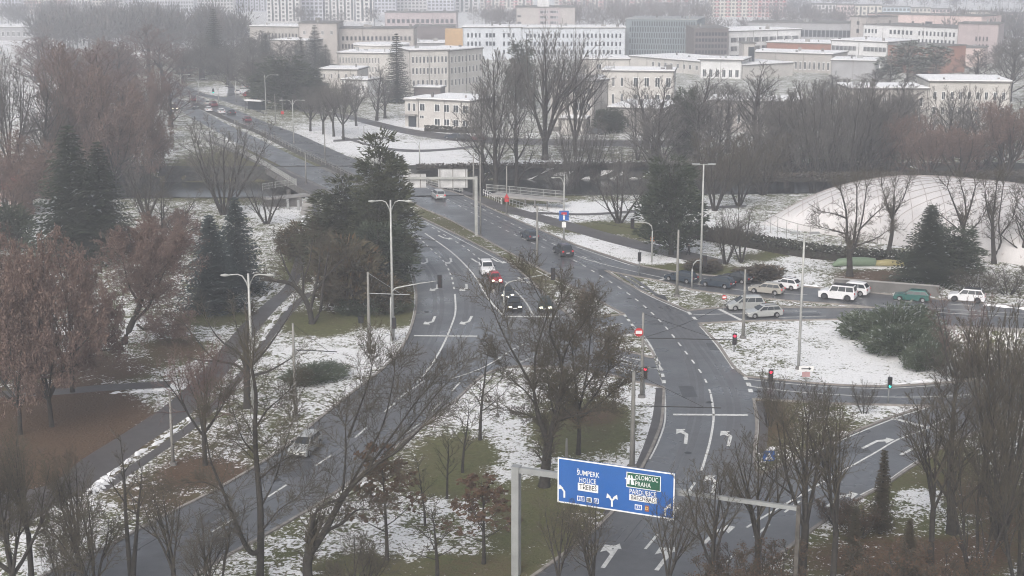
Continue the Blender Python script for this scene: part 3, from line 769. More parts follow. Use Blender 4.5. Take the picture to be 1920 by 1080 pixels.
spruce('thuja', 10, H=10, Rb=1.1, n_w=26, per=9, droop=-.35, mats=[mat('thuja_brown_green', (.045,.040,.024), .9, 0, .8, col2=(.075,.058,.036)), M_SNOWN])
spruce('wide_spruce', 12, H=15, Rb=4.4, n_w=34, per=19, droop=.22, snow=.015)
clump_tree('pine', 4, 14, [(0,0,4.6,3.6,3.6,4.2),(0.2,0,9.4,2.6,2.6,3.6),(.3,0,12.6,1.4,1.4,2.0),(.3,0,14.0,.6,.6,1.0)], 330, 44, .75, .42, [M_PINE, M_SNOWN])
clump_tree('dark_conifer', 9, 12, [(0,0,4.2,3.4,3.4,4.0),(0,0,8.5,2.4,2.4,3.4)], 260, 44, .7, .38, [M_NEED, M_SNOWN])
clump_tree('snowy_pine', 15, 13, [(0,0,9,3.4,3.4,3.5),(-1.5,0,6,3,3,2.5)], 150, 26, .7, .5, [M_NEED, M_SNOWN], snow=.75)
clump_tree('round_evergreen', 13, 6, [(0,0,3,3.2,3.2,3.0)], 260, 26, .6, .42, [M_NEED, M_SNOWN], trunk_r=.15)
clump_tree('ground_juniper', 16, 2.4, [(0,0,.9,4.6,3.2,.8),(1.2,.5,1.5,2.4,1.8,.8),(-2.4,-.5,.8,2.4,1.8,.6)], 330, 44, .55, .26, [M_JUN, M_SNOWN], trunk_r=.06, snow=.12)
clump_tree('brown_bush', 18, 2.6, [(0,0,1.3,2.1,2.1,1.25)], 170, 26, .4, .35, [M_TWIG, M_LEAFB], trunk_r=.05, snow=.25)
clump_tree('yew', 20, 5, [(0,0,2.3,3.2,3.2,2.3)], 230, 26, .6, .42, [mat('yew_olive', (.050,.044,.024), .9, 0, .8, col2=(.085,.068,.036)), M_LEAFB], trunk_r=.12, snow=.3)

def plant(key, bx, by, ty, w, name, label, cat='tree', group=None, crown=None, lean=None, zoff=0.0, yaw=None):
    """a tree standing where the photograph shows its foot; ty = row of its top, w = crown width in px"""
    T, C, H, W = PROTO[key]
    p = G(bx, by); p.z = tz(p.x, p.y) + zoff
    h = HZ(p.y, ty) - p.z; ww = w/SCL(p.y, h*.6)
    o = empty(name, p, rnd.uniform(0, 6.28) if yaw is None else yaw, label, cat, group)
    o.scale = (ww/W, ww/W, h/H)
    if lean: o.rotation_euler = (lean[0], lean[1], o.rotation_euler[2])
    link('trunk', T, o); c = link('crown', C, o)
    if crown:
        for i, m in enumerate(crown):
            c.material_slots[i].link = 'OBJECT'; c.material_slots[i].material = m
    return o
# ------------------------------------------------------------------ the bridge over the river
mb = MB()
deck = g([(360,262),(398,268),(470,300),(560,351),(600,373),(640,395)],3) + g([(905,385),(810,347),(700,305),(640,284),(560,245)],3)
mb.prism(deck, -1.25, -.015)
br = empty('road_bridge', (0,0,0), 0, 'concrete road bridge carrying both carriageways over the river', 'bridge')
mb.build('deck', M_DCONC, br)
mb = MB(); mb.tube([(0,0,-5),(0,0,-1.25)], .45, 8); pm = mb.mesh('pier', [M_DCONC])
for yy in (281.0, 293.0):
    for xx in np.linspace(-44, -12, 6): link('pier', pm, br, (xx,yy,0))
def railing(name, px, label, h=1.1, step=2.0, m=None, z=0.0, fill=True, cat='railing'):
    ln = g(px, 4, z); m = m or M_LAMPP
    o = empty(name, ln[0], 0, label, cat); mp = MB(); off = ln[0]
    ln = [p-off for p in ln]; pts = []
    d = 0.0
    for a, b in zip(ln, ln[1:]):
        L = (b-a).length
        while d < L: pts.append(a.lerp(b, d/L)); d += step
        d -= L
    pts.append(ln[-1]); me_ = None
    for p in pts:
        if me_ is None:
            q = MB(); q.box(-.04,.04,-.04,.04,-.1,h); me_ = q.mesh('railing_post', [m])
        link('post', me_, o, p + Vector((0,0,z)))
    for zz in ((h, h*.55, .12) if fill else (h, h*.5)):
        q = MB(); q.tube([p+Vector((0,0,z+zz)) for p in pts], .045, 5); q.build('rail', m, o)
    if fill:
        q = MB()
        for a, b in zip(pts, pts[1:]):
            for k in range(1, 10):
                c = a.lerp(b, k/10); q.box(c.x-.012,c.x+.012,c.y-.012,c.y+.012,z+.12,z+h)
        tag(q.build('baluster', m, o), kind='stuff')
    return o
railing('railing', [(362,259),(398,265),(470,297),(556,348)], 'light steel railing along the river side of the long bridge pavement')
railing('railing', [(440,231),(480,246),(560,286),(640,324),(700,356)], 'dark rail along the median gap between the two bridge carriageways', m=M_POLE, fill=False, step=3)
railing('railing', [(690,302),(760,330),(812,347),(868,360)], 'steel railing on the far edge of the bridge by the snowy park')
railing('railing', [(250,262),(300,257),(345,256)], 'curved railing at the far end of the bridge above the dark bank', fill=False)
# walkway ramps beside the bridge
wr = empty('walkway_ramp', G(990,384), 0, 'raised concrete walkway with pale railing above the snowy river bank', 'walkway')
L_ = [G(925,362,1.6), G(985,368,1.6), G(1058,374,1.6)]
off = wr.location.copy()
mb = MB(); strip(mb, [p-off for p in L_], 3.0, 1.25, 1.6); mb.build('deck', M_CONC, wr)
for px, py in ((1003,390),(1026,392),(985,388)):
    q = MB(); p = G(px,py)-off; q.tube([p+Vector((0,0,-1)), p+Vector((0,0,1.4))], .14, 7); q.build('column', M_DCONC, wr)
railing('railing', [(912,358),(960,362),(1010,367),(1058,371)], 'pale panel railing along the raised walkway beside the river', z=1.5, h=1.2, step=2.4)
railing('railing', [(906,366),(925,375),(941,383)], 'short white pedestrian railing where the cycle path leaves the bridge', m=M_WHITEP, step=1.3, fill=False)
railing('railing', [(955,384),(978,391),(995,396)], 'short pale railing on the cycle path beside the red warning sign', m=M_STEEL, step=1.3, fill=False)
wl = empty('stair_landing', G(560,385), 0, 'concrete stair landing on posts below the bridge pavement', 'landing'); off = wl.location.copy()
L_ = [G(492,372,1.8), G(530,366,2.2), G(576,357,2.6)]
q = MB(); b_ = [p-off for p in L_]
for a, c in zip(b_, b_[1:]):
    pass
strip(q, [Vector((p.x,p.y,0)) for p in b_], 2.2, 1.7, 2.0); q.build('landing_slab', M_CONC, wl)
for px, py in ((560,394),(575,388),(540,392)):
    q = MB(); p = G(px,py)-off; q.box(p.x-.2,p.x+.2,p.y-.2,p.y+.2,-.3,1.75); q.build('post', M_STEEL, wl)
q = MB(); p = G(530,390)-off; q.box(p.x-3.4,p.x+3.2,p.y+1.4,p.y+1.7,-.5,1.65); q.build('back_wall', M_DCONC, wl)
q = MB()
for k in range(10):
    p = G(573,402)-off; q.box(p.x-.9,p.x+.9,p.y+.4*k-.2,p.y+.4*k+.2,-.2,.18*(k+1))
q.build('stairs', M_CONC, wl)
railing('railing', [(492,356),(530,350),(556,346)], 'railing with solid panels on the stair landing below the bridge', z=2.0, h=1.1, step=1.6)

# ------------------------------------------------------------------ buildings
_q = MB(); _q.box(-.5,.5,-.05,.02,0,1,0); _q.box(-.40,.40,-.06,.0,.07,.95,1); _q.box(-.03,.03,-.075,.0,.05,.95,0)
WIN = {'white': _q.mesh('window_white', [M_WHITEP, M_GLASS])}
_q = MB(); _q.box(-.5,.5,-.04,.02,0,1,0)
WIN['dark'] = _q.mesh('window_dark', [M_GLASS])
_q = MB(); _q.box(-.5,.5,-.05,.02,0,1,0)
for k in range(5): _q.box(-.48+.196*k,-.48+.176*(k+1)-.0+.02*k*0,-.065,0,.1,.92,1)
WIN['band'] = _q.mesh('window_band', [mat('band_frame', (.5,.5,.5), .6), M_GLASS])
def wall_mat(name, c): return mat(name, c, .85, .10, .25, detail=6)
W_CREAM = wall_mat('render_cream', (.51,.49,.465)); W_WHITE = wall_mat('render_white', (.66,.66,.66)); W_GREY = wall_mat('render_grey', (.40,.38,.36))
W_TAN = wall_mat('render_tan', (.42,.39,.37)); W_PINK = wall_mat('render_pink', (.60,.48,.45)); W_BRICK = wall_mat('brick_red', (.30,.15,.11))
W_DBR = wall_mat('brick_dark', (.15,.13,.13)); W_TEAL = wall_mat('glass_teal', (.21,.245,.26)); W_ORANGE = wall_mat('render_orange', (.50,.33,.17))
W_MAUVE = wall_mat('render_mauve', (.40,.34,.34)); W_LGREY = wall_mat('panel_grey', (.33,.33,.34)); W_BLUEG = wall_mat('render_pale_blue', (.56,.59,.63))
def building(name, label, A, B, top, depth, wm, rows=None, side=None, roof='snow', cat='building', win='white', rmat=None, base=None, over=.35, z0=0.0):
    """A, B: foot of the front wall in the photograph; top: row of its eaves at A; rows: (z0, z1, [(u0, u1)...]) as fractions"""
    a, b = G(*A), G(*B); d = (b-a); L = d.length; rz = math.atan2(d.y, d.x)
    h = HZ(a.y, top)
    o = empty(name, a, rz, label, cat)
    q = MB(); q.box(0, L, 0, depth, -.5, h); q.build('wall', wm, o)
    if base:
        q = MB(); q.box(-.06, L+.06, -.06, depth+.06, -.5, base[0]); q.build('plinth', base[1], o)
    q = MB(); q.box(-over, L+over, -over, depth+over, h, h+.35, 0)
    if roof == 'snow': q.box(-over+.15, L+over-.15, -over+.15, depth+over-.15, h+.35, h+.62, 1)
    q.build('roof', [rmat or M_DCONC, M_SNOW], o)
    rr_ = random.Random(label)
    for k in range(max(1, min(7, int(L/7)))):
        vx, vy, s_ = rr_.uniform(1, max(1.2,L-2)), rr_.uniform(1, max(1.2,depth*.6)), rr_.uniform(.35,.9)
        q = MB(); q.box(vx, vx+s_*rr_.choice((1,1,2.5)), vy, vy+s_, h+.3, h+.3+rr_.uniform(.7,1.8)); q.build(rr_.choice(('roof_vent','chimney')), rr_.choice((M_CONC, M_STEEL, M_DCONC)), o)
    for k in range(0, max(2, int(L/11))+1):
        vx = .15+(L-.4)*k/max(2, int(L/11)); q = MB(); q.box(vx, vx+.11, -.14, -.03, 0, h); q.build('downpipe', M_DCONC, o)
    for z0f, z1f, us in rows or ():
        for u0, u1 in us:
            link('window', WIN[win], o, ((u0+u1)/2*L, -.03, z0f*h), None, ((u1-u0)*L, 1, (z1f-z0f)*h))
    for z0f, z1f, us in side or ():
        for u0, u1 in us:
            x = -.03 if rz < .15 and side and A[0] > 960 else (-.03 if A[0] > 960 else L+.03)
            if x < 0: link('window', WIN[win], o, (x, (u0+u1)/2*depth, z0f*h), (0,0,-math.pi/2), ((u1-u0)*depth, 1, (z1f-z0f)*h))
            else: link('window', WIN[win], o, (x, (u0+u1)/2*depth, z0f*h), (0,0,math.pi/2), ((u1-u0)*depth, 1, (z1f-z0f)*h))
    return o, L, h
def grid(n, f=.55, a=.03, b=.97): 
    s = (b-a)/n; return [(a+s*(i+.5-f/2), a+s*(i+.5+f/2)) for i in range(n)]
# hospital villa by the street
o, L, h = building('hospital_pavilion', 'small two storey cream pavilion with snowy flat roof beside the street', (784,239), (884,245), 187, 16, W_CREAM,
    [(.60,.88,[(.03,.14)]+grid(4,.62,.28,.98)), (.12,.36,grid(4,.66,.28,.98)), (.34,.44,[(.03,.12)])])
q = MB(); q.box(-4.5,0,.8,12,-.5,h-.25); q.build('entrance_wing', W_CREAM, o)
q = MB(); q.box(-4.9,0,.4,12.4,h-.25,h+.1,0); q.box(-4.7,0,.6,12.2,h+.1,h+.3,1); q.build('wing_roof', [M_CONC, M_SNOW], o)
for zz, hh, xx in ((.56,.3,-3.2),(.56,.3,-1.6)): link('window', WIN['white'], o, (xx,.77,zz*h), None, (.9,1,hh*h))
q = MB(); q.box(-4.8,-.6,-.6,.8,h*.42,h*.46); q.build('canopy', M_CONC, o)
link('door', WIN['dark'], o, (-2.2,.76,0), None, (2.4,1,h*.38))
# curved clinic: straight wing and a wing turned away
building('clinic_wing', 'three storey cream clinic wing with snowy roof edge behind the tall spruce', (768,178), (842,176), 96, 16, W_CREAM,
    [(.72,.88,grid(10,.55,.05,.97)), (.46,.62,grid(10,.55,.05,.97)), (.18,.34,grid(8,.5,.05,.97))])
building('clinic_wing', 'three storey cream clinic wing bending away towards the fan shaped tree', (842,176), (905,168), 96.5, 16, W_CREAM,
    [(.72,.88,grid(9,.45)), (.46,.62,grid(9,.45)), (.18,.34,grid(9,.45))])
building('clinic_annex', 'long low grey rooftop annex with a snow line above the cream clinic', (760,105), (865,105), 82, 24, W_LGREY, [(.45,.75,grid(6,.25))])
building('ward_block', 'low cream ward block with snowy roof beside the spruce and rotunda', (634,148), (748,150), 100, 18, W_CREAM,
    [(.62,.86,grid(14,.4,.02,.70)), (.28,.5,grid(14,.4,.02,.70))])
rt = empty('rotunda', G(716,125), 0, 'round cream rotunda with one dark window and a snowy rim', 'building')
hh = HZ(G(716,125).y, 83); q = MB(); q.tube([(0,0,-1),(0,0,hh)], 11.5, 28); q.build('drum', W_CREAM, rt, True)
q = MB(); q.tube([(0,0,hh),(0,0,hh+.5)], 11.9, 28); q.build('roof', M_SNOW, rt)
link('window', WIN['dark'], rt, (-4.5,-10.75,hh*.35), None, (2.2,1,hh*.22)); link('window', WIN['dark'], rt, (-10.6,-4.8,hh*.6), (0,0,-1.1), (.9,1,hh*.3))
building('ward_block', 'small cream ward block with snow dusted roof behind the row of street trees', (600,165), (672,166), 131, 14, W_CREAM, [(.55,.8,grid(5,.25))])
building('ward_block', 'lower white outbuilding with snowy roof next to the street trees', (642,180), (690,182), 150, 10, W_WHITE, [(.4,.7,grid(3,.3))])
building('hospital_wing', 'long tan hospital wing with two rows of small square windows', (632,118), (777,118), 54, 20, W_TAN,
    [(.66,.78,grid(17,.5,.06,.97)), (.42,.55,grid(17,.5,.06,.75)), (.20,.33,grid(12,.5,.04,.5))], roof='dark', win='dark')
building('hospital_wing', 'tall tan hospital block with a dark strip roof between two wings', (562,120), (634,120), 44, 24, W_TAN, [(.72,.82,grid(4,.3))], roof='dark')
building('hospital_wing', 'grey cream hospital wing with one row of narrow windows beside dark conifers', (470,108), (562,110), 50, 20, W_GREY,
    [(.62,.80,grid(12,.4,.16,.98)), (.25,.4,grid(12,.4,.16,.98))], win='dark')
building('hospital_annex', 'low grey annex with snow patches on its roof below the long wing', (508,122), (575,124), 76, 16, W_TAN, [(.45,.7,[(.7,.8)])])
building('apartment_block', 'brown grey slab building with one long ribbon of windows under its roof', (722,64), (856,64), 24, 30, W_MAUVE,
    [(.52,.70,grid(14,.6,.02,.97)), (.16,.32,grid(14,.6,.02,.97))], roof='dark', win='dark')
building('pavilion_block', 'dull brown block half hidden by the bare trees beside the orange corner', (776,98), (852,98), 50, 20, W_DBR, roof='dark')
o, L, h = building('white_ward', 'white four storey ward with square dark windows and an orange corner', (868,112), (978,112), 52, 24, W_BLUEG,
    [(.70,.83,grid(4,.45,.06,.32)+grid(3,.7,.38,.56)[:3]+grid(3,.45,.66,.9)), (.44,.57,grid(4,.45,.06,.32)+grid(3,.7,.38,.56)+grid(3,.45,.66,.9)), (.18,.31,grid(4,.45,.06,.32)+grid(3,.45,.66,.9))], win='dark')
q = MB(); q.box(-8,-.05,2,14,-.5,h-.8); q.build('corner_block', W_ORANGE, o)
building('white_ward', 'white ward continuing behind the crown of the big fan shaped tree', (978,112), (1172,112), 53, 24, W_BLUEG,
    [(.70,.83,grid(24,.42)), (.44,.57,grid(24,.42)), (.18,.31,grid(24,.42))], win='dark')
o, L, h = building('tower_block', 'brown tower block with balconies in its pale middle bay', (968,75), (1078,75), 14, 30, W_TAN, [(.7,.76,[(.02,.08)]),(.5,.56,[(.02,.08)])], roof='dark', win='dark')
q = MB(); q.box(L*.38,L*.74,-.6,0,0,h-.6); q.build('balcony_bay', W_MAUVE, o)
for k in range(5):
    for u in (.40,.57): link('balcony', WIN['band'], o, ((u+.075)*L,-.65,h*(.16+.165*k)), None, (L*.14,1,h*.09))
q = MB(); q.box(L*.36,L*.56,4,16,h,h+6); q.build('rooftop_house', W_WHITE, o)
building('glass_building', 'blue grey glass office with irregular vertical panes', (1172,108), (1305,110), 36, 34, W_TEAL, [(.08+.15*k,.20+.15*k,grid(26,.5,.05+.03*(k%2),.98)) for k in range(6)], roof='dark', win='dark', rmat=M_STEEL)
building('brick_office', 'dark brick office with even rows of window bands beside the white banded block', (1300,120), (1364,120), 54, 30, W_DBR, [(.12+.17*k,.22+.17*k,grid(10,.7)) for k in range(5)], roof='dark', win='dark')
building('clinic_block', 'white banded clinic block with ribbon windows and a snow rim', (1364,118), (1500,112), 60, 30, W_WHITE, [(.64,.82,grid(9,.9)), (.36,.54,grid(9,.9)), (.06,.26,grid(6,.9,.02,.5))], win='band')
building('clinic_block', 'grey panel slab behind the banded clinic block', (1400,92), (1600,96), 42, 30, W_LGREY, [(.5,.75,grid(24,.8)), (.15,.35,grid(24,.8))], roof='dark', win='dark')
building('clinic_block', 'brick fronted clinic with a snowy canopy roof', (1436,118), (1560,122), 80, 24, W_BRICK, [(.1,.35,grid(8,.7))])
building('clinic_block', 'low pale clinic building with a row of dark doors', (1400,132), (1560,138), 98, 20, W_GREY, [(.15,.6,grid(9,.5,.5,.98))])
building('clinic_block', 'white framed clinic block with three window bands and a brick end', (1556,128), (1662,134), 76, 24, W_WHITE, [(.66,.84,grid(6,.92,.02,.46)+grid(6,.92,.58,.98)), (.36,.52,grid(6,.92,.02,.46)+grid(6,.92,.58,.98)), (.05,.25,grid(6,.92,.02,.46))], win='band')
building('brick_wing', 'red brick wing at the end of the white framed clinic', (1662,134), (1740,140), 84, 22, W_BRICK, [(.5,.8,grid(6,.25))], roof='dark')
building('storage_hall', 'plain pale grey hall with a snow edged roof', (1557,148), (1640,150), 114, 18, W_LGREY, [(.2,.5,[(.1,.14)])])
building('low_hall', 'white low hall with grey doors in front of the brick office', (1312,146), (1390,148), 112, 16, W_WHITE, [(.05,.5,grid(6,.6))], over=.9)
building('low_hall', 'narrow grey stair tower with a tall glass strip', (1391,142), (1414,142), 82, 10, W_GREY, [(.1,.9,[(.45,.95)])], roof='dark', win='dark')
building('long_shed', 'long low cream building with a broad snowy roof', (1180,128), (1392,148), 106, 26, W_CREAM, [(.35,.75,grid(14,.4,.2,.98))])
# big pink and white hospital
building('main_hospital', 'large white hospital front with pink upper storey and rows of small windows', (1616,100), (1810,112), 46, 26, W_WHITE,
    [(.72,.86,grid(4,.5,.01,.15)+grid(6,.55,.26,.50)+grid(10,.45,.54,.90)), (.46,.60,grid(4,.5,.01,.15)+grid(6,.55,.26,.50)+grid(10,.45,.54,.90)), (.2,.34,grid(10,.45,.54,.90))], roof='dark', win='dark')
building('main_hospital', 'pink plant storey rising behind the white hospital front', (1624,82), (1838,90), 26, 26, W_PINK, [(.72,.80,[(.12,.15),(.4,.42),(.52,.58),(.8,.82)])], roof='dark', win='dark')
building('main_hospital', 'brown grey stair tower at the end of the white hospital', (1592,98), (1622,100), 31, 22, W_TAN, [(.3,.42,[(.4,.55)]),(.55,.67,[(.4,.55)]),(.78,.88,[(.4,.55)])], roof='dark', win='dark')
building('main_hospital', 'mauve hospital end block with paired windows beside misty trees', (1792,116), (1868,118), 45, 24, W_MAUVE, [(.56,.68,grid(4,.4,.42,.78)), (.36,.48,grid(4,.4,.42,.78)), (.1,.24,grid(3,.4,.5,.8))], roof='dark', win='dark')
building('main_hospital', 'low pink entrance block in front of the mauve end block', (1772,124), (1842,126), 89, 14, W_PINK, roof='dark')
# near clinics among the trees
building('corner_clinic', 'three storey cream clinic with tall white windows behind the huge bare trees', (1036,246), (1112,248), 152, 16, W_CREAM,
    [(.72,.88,grid(3,.34,.25,1.02)), (.42,.58,grid(3,.34,.25,1.02)), (.12,.28,grid(3,.34,.25,1.02))], base=(1.2, M_DCONC))
building('corner_clinic', 'blank grey end wall of the cream three storey clinic', (1112.4,248), (1139,243), 154, 13, W_GREY)
building('courtyard_clinic', 'two storey white clinic with snowy roof beyond the round dark bush', (1128,205), (1262,207), 134, 14, W_CREAM,
    [(.60,.86,grid(2,.3,.1,.34)+grid(4,.5,.40,1.0)), (.14,.42,grid(2,.3,.1,.34)+grid(4,.5,.40,1.0))])
building('courtyard_clinic', 'cream clinic block with a small square window behind the courtyard clinic', (1090,165), (1180,165), 112, 14, W_CREAM, [(.66,.85,[(.05,.11),(.3,.42)]), (.3,.5,[(.05,.11),(.3,.42),(.8,.9)])])
building('garage', 'low garage with a broad white snowy roof beside the round bush', (1140,246), (1240,250), 203, 22, W_GREY, [(.2,.6,grid(4,.3,.3,.9))])
building('shed', 'small flat roofed shed with a snow rim below the three storey clinic', (1050,252), (1098,253), 224, 7, W_CREAM)
building('kiosk', 'small dark kiosk with a rounded snowy roof beside the tall spruce', (776,190), (826,191), 165, 6, W_DBR)
building('school_building', 'long three storey grey building with snow strip roof hidden behind misty trees', (1735,262), (1888,264), 154, 18, W_CREAM,
    [(.70,.84,grid(9,.42)), (.44,.58,grid(9,.42)), (.16,.30,grid(9,.42))])
building('school_building', 'low snow roofed wing among bare trees beside the grey school', (1590,262), (1735,262), 168, 14, W_GREY, [(.66,.84,grid(8,.42)), (.3,.5,grid(8,.42))])
building('depot', 'long shed with snow covered roof behind the car park trees', (1330,246), (1500,250), 190, 14, W_TAN, [(.3,.6,grid(8,.3))])
o, L, h = building('house', 'pale house with a red edged roof at the edge of the park', (-70,418), (34,414), 357, 14, W_PINK, [(.4,.75,[(.72,.86)])], roof='dark', rmat=M_RED, base=None)
building('station_canopy', 'far white flat canopy building beyond the snowy meadow', (-60,76), (64,76), 52, 40, W_LGREY, [(.3,.7,grid(12,.6))])
dm = empty('small_dome', G(132,79), 0, 'tiny pale dome tent on the far snowy meadow', 'dome')
q = MB(); n_ = 14
for j in range(6):
    for i in range(n_+1):
        t = math.pi*i/n_; e = j/5*math.pi/2
        q.v.append((11*math.cos(t)*math.cos(e), 8*math.sin(t)*math.cos(e), 10*math.sin(e)))
q.v += [(x,-y,z) for x,y,z in q.v]
k0 = 6*(n_+1)
for s in (0,k0):
    for j in range(5):
        for i in range(n_): a = s+j*(n_+1)+i; q.f.append((a,a+1,a+n_+2,a+n_+1)); q.m.append(0)
q.build('membrane', M_WHITEP, dm, True)

# far housing estate
def flats(label, x0, x1, by, floors, col, nc, stripe=None, pitch=0.0, group='panel blocks of the far housing estate', hrow=None):
    a, b = G(x0, by), G(x1, by+pitch); d = b-a; L = d.length; h = HZ(a.y, hrow) if hrow is not None else floors*2.85
    o = empty('panel_block', a, math.atan2(d.y,d.x), label, 'apartment block', group)
    q = MB(); q.box(0,L,0,13,-1,h); q.build('wall', wall_mat('panel_%d_%d_%d' % tuple(int(c*100) for c in col), col), o)
    q = MB(); s = L/nc; fl = max(3, int(h/2.85)); fh = h/fl
    vert = any(t_ in label for t_ in ('ribbed','column','strips','ribs','stair'))
    for i in range(nc):
        if vert and i % 2: q.box(s*(i+.25), s*(i+.75), -.12, .02, 1.0, h-.6)
        else:
            for k in range(fl): q.box(s*(i+.18), s*(i+.80), -.12, .02, fh*k+.8, fh*k+2.4)
    tag(q.build('window', M_GLASS, o), kind='stuff')
    q = MB(); q.box(-.2,L+.2,-.2,13.2,h,h+.9); q.build('roof', M_DCONC, o)
    if stripe:
        q = MB()
        for u in np.arange(.12,.95,.25):
            for k in range(fl): q.box(L*u, L*(u+.09), -.9, -.14, fh*k+.1, fh*k+1.15)
        tag(q.build('balcony', wall_mat('balcony_%d' % int(stripe[0]*100), stripe), o), kind='stuff')
C1, C2, C3, C4, C5, C6 = (.62,.60,.58), (.62,.50,.47), (.55,.55,.60), (.64,.60,.52), (.50,.50,.52), (.52,.60,.64)
flats('pale grey panel block at the hazy end of the estate', -60, 42, 24, 10, C3, 16)
flats('cream panel block with a pink bay at the hazy end', 46, 80, 26, 10, C4, 6, (.60,.30,.28))
flats('pale panel block with grey windows above misty woods', 84, 100, 27, 10, C1, 3)
flats('pink and white tower block above misty woods', 104, 126, 27, 11, C2, 4, (.55,.25,.25))
flats('white tower block with two window columns above misty woods', 138, 166, 27, 11, C1, 5)
flats('white tower block with pink panels beside the low white hall', 174, 205, 22, 11, C4, 5)
flats('low white hall block between the towers', 208, 232, 17, 5, C1, 3)
flats('grey block with faint windows beyond the wood', 234, 275, 14, 9, C5, 6)
flats('long grey slab with blue grey windows rising over the wood', 276, 364, 28, 10, C5, 18)
flats('beige slab behind the tall misty spruce', 366, 438, 24, 10, C1, 12)
flats('white panel slab with dark stair strips', 440, 500, 22, 12, C3, 12)
flats('tall white panel block with vertical window columns', 502, 562, 42, 13, C1, 9)
flats('white tower block above the red roofed hut', 566, 606, 40, 13, C3, 5)
flats('ribbed white tower block next to the windowed gable', 610, 664, 40, 13, C1, 8)
flats('tower gable with four columns of small windows', 668, 700, 42, 13, C1, 4)
flats('grey tower block behind the brown slab building', 702, 742, 24, 12, C3, 6)
flats('white block with scattered windows behind the brown slab', 744, 800, 22, 12, C1, 8)
flats('pale block with a window gable beside the blue hut', 802, 852, 26, 12, C3, 7)
flats('white stair tower block by the misty birch wood', 854, 896, 24, 12, C1, 5)
flats('cream slab with red balcony strips at the wood edge', 900, 1000, 16, 11, C4, 14, (.55,.16,.13))
flats('cream slab with red balcony strips behind the brown tower', 1040, 1106, 14, 11, C4, 9, (.55,.16,.13))
flats('long cream slab with red balcony strips above the birch wood', 1108, 1224, 17, 11, C4, 16, (.55,.14,.12))
flats('cream tower with red panels above the glass office', 1226, 1292, 22, 12, C1, 9, (.55,.18,.15))
flats('white slab with a dark stair gap', 1296, 1326, 26, 12, C1, 4)
flats('cream slab with dense red balconies', 1330, 1412, 32, 12, C4, 12, (.55,.17,.14))
flats('pink slab beside the misty gap in the estate', 1414, 1474, 32, 12, C2, 9, (.50,.16,.15))
flats('white low slab with grey ribs beyond the gap', 1526, 1566, 38, 6, C1, 6, hrow=9)
flats('pink striped low slab beyond the gap', 1568, 1600, 38, 6, C2, 5, hrow=10)
flats('cream low slab with light ribs behind the hospital', 1602, 1652, 38, 6, C4, 7, hrow=11)
flats('pale blue low slab behind the hospital', 1654, 1706, 38, 5, C6, 7, hrow=14)
flats('cream low slab at the end of the blue one', 1708, 1744, 38, 5, C4, 5, hrow=16)
flats('pink low slab at the end of the row', 1746, 1780, 38, 5, C2, 5, hrow=18)
flats('pale pink slab above the misty trees', 1808, 1866, 52, 6, C4, 8, hrow=23)
flats('mauve slab above the misty trees at the estate corner', 1868, 1940, 54, 6, C2, 10, hrow=26)

# ------------------------------------------------------------------ air dome over the tennis courts
ad = empty('air_dome', (0,0,0), 0, 'large white inflated sports dome with a net of cables beside the road', 'sports dome')
c0 = G(1424,420); c1 = G(1690,462)
ux = (c1-c0).normalized(); uy = Vector((-ux.y, ux.x, 0)); LX, LY, HD = 98.0, 34.0, 8.5
ad.location = c0; ad.rotation_euler = (0,0,math.atan2(ux.y, ux.x))
def dome_pt(a, b, lift=0.0):
    """a, b in 0..1 over the rectangle"""
    x, y = 2*a-1, 2*b-1
    ex = 1-abs(x)**5.0; ey = 1-abs(y)**2.3
    z = HD*max(0, ex)**.55*max(0, ey)**.55
    return (a*LX, b*LY, z+lift)
q = MB(); na, nb = 56, 30
warp = lambda i, n: .5-.5*math.cos(math.pi*i/n)
for j in range(nb+1):
    for i in range(na+1): q.v.append(dome_pt(warp(i,na), warp(j,nb)))
for j in range(nb):
    for i in range(na): a = j*(na+1)+i; q.f.append((a,a+1,a+na+2,a+na+1)); q.m.append(0)
q.build('membrane', mat('dome_membrane', (.60,.58,.575), .55, .10, .25, detail=5), ad, True)
q = MB()
for s in (-1,1):
    for k in range(-10, 35):
        pts = []
        for t in range(25):
            b = t/24; a = (k + (s*b*9 if s > 0 else 9-9*b))/34
            if .004 < a < .996: pts.append(dome_pt(a, max(.004,min(.996,b)), .07))
        if len(pts) > 2: q.tube(pts, .045, 4, 0, False)
tag(q.build('cable_net', mat('dome_cable', (.36,.32,.31), .7), ad), kind='stuff')
fo = railing('mesh_fence', [(1424,424),(1460,444),(1520,462),(1580,473),(1650,484)], 'tall grey wire fence along the foot of the white dome', h=3.0, step=3.0, m=M_POLE, cat='fence', fill=False)

# ------------------------------------------------------------------ underpass and walls by the cross road
uw = empty('underpass', G(1768,619), 0, 'concrete underpass portal below the cross road beside the juniper slope', 'underpass'); off = uw.location.copy()
a, b = G(1745,614)-off, G(1925,621)-off
d = (b-a).normalized(); nn = Vector((d.y,-d.x,0))
def wallbox(q, s0, s1, z0, z1, t0=.0, t1=.35):
    P = [a+d*s0+nn*t0, a+d*s1+nn*t0, a+d*s1+nn*t1, a+d*s0+nn*t1]
    q.prism([(p.x,p.y) for p in P], z0, z1)
q = MB(); wallbox(q,0,2.1,-3.6,.35); q.build('wing_wall', M_CONC, uw)
q = MB(); wallbox(q,5.9,12.6,-3.6,.35); q.build('wing_wall', M_CONC, uw)
q = MB(); wallbox(q,2.1,5.9,-.75,.35); q.build('lintel', M_CONC, uw)
q = MB(); wallbox(q,2.1,5.9,-3.6,-.75,-.8,.0); q.build('passage_dark', M_DARK, uw)  # near-black block closing the opening, stands in for the darkness of the tunnel
wb = empty('roadside_barrier', G(1564,547), 0, 'grey concrete barrier wall with ribs along the cross road', 'barrier'); off = wb.location.copy()
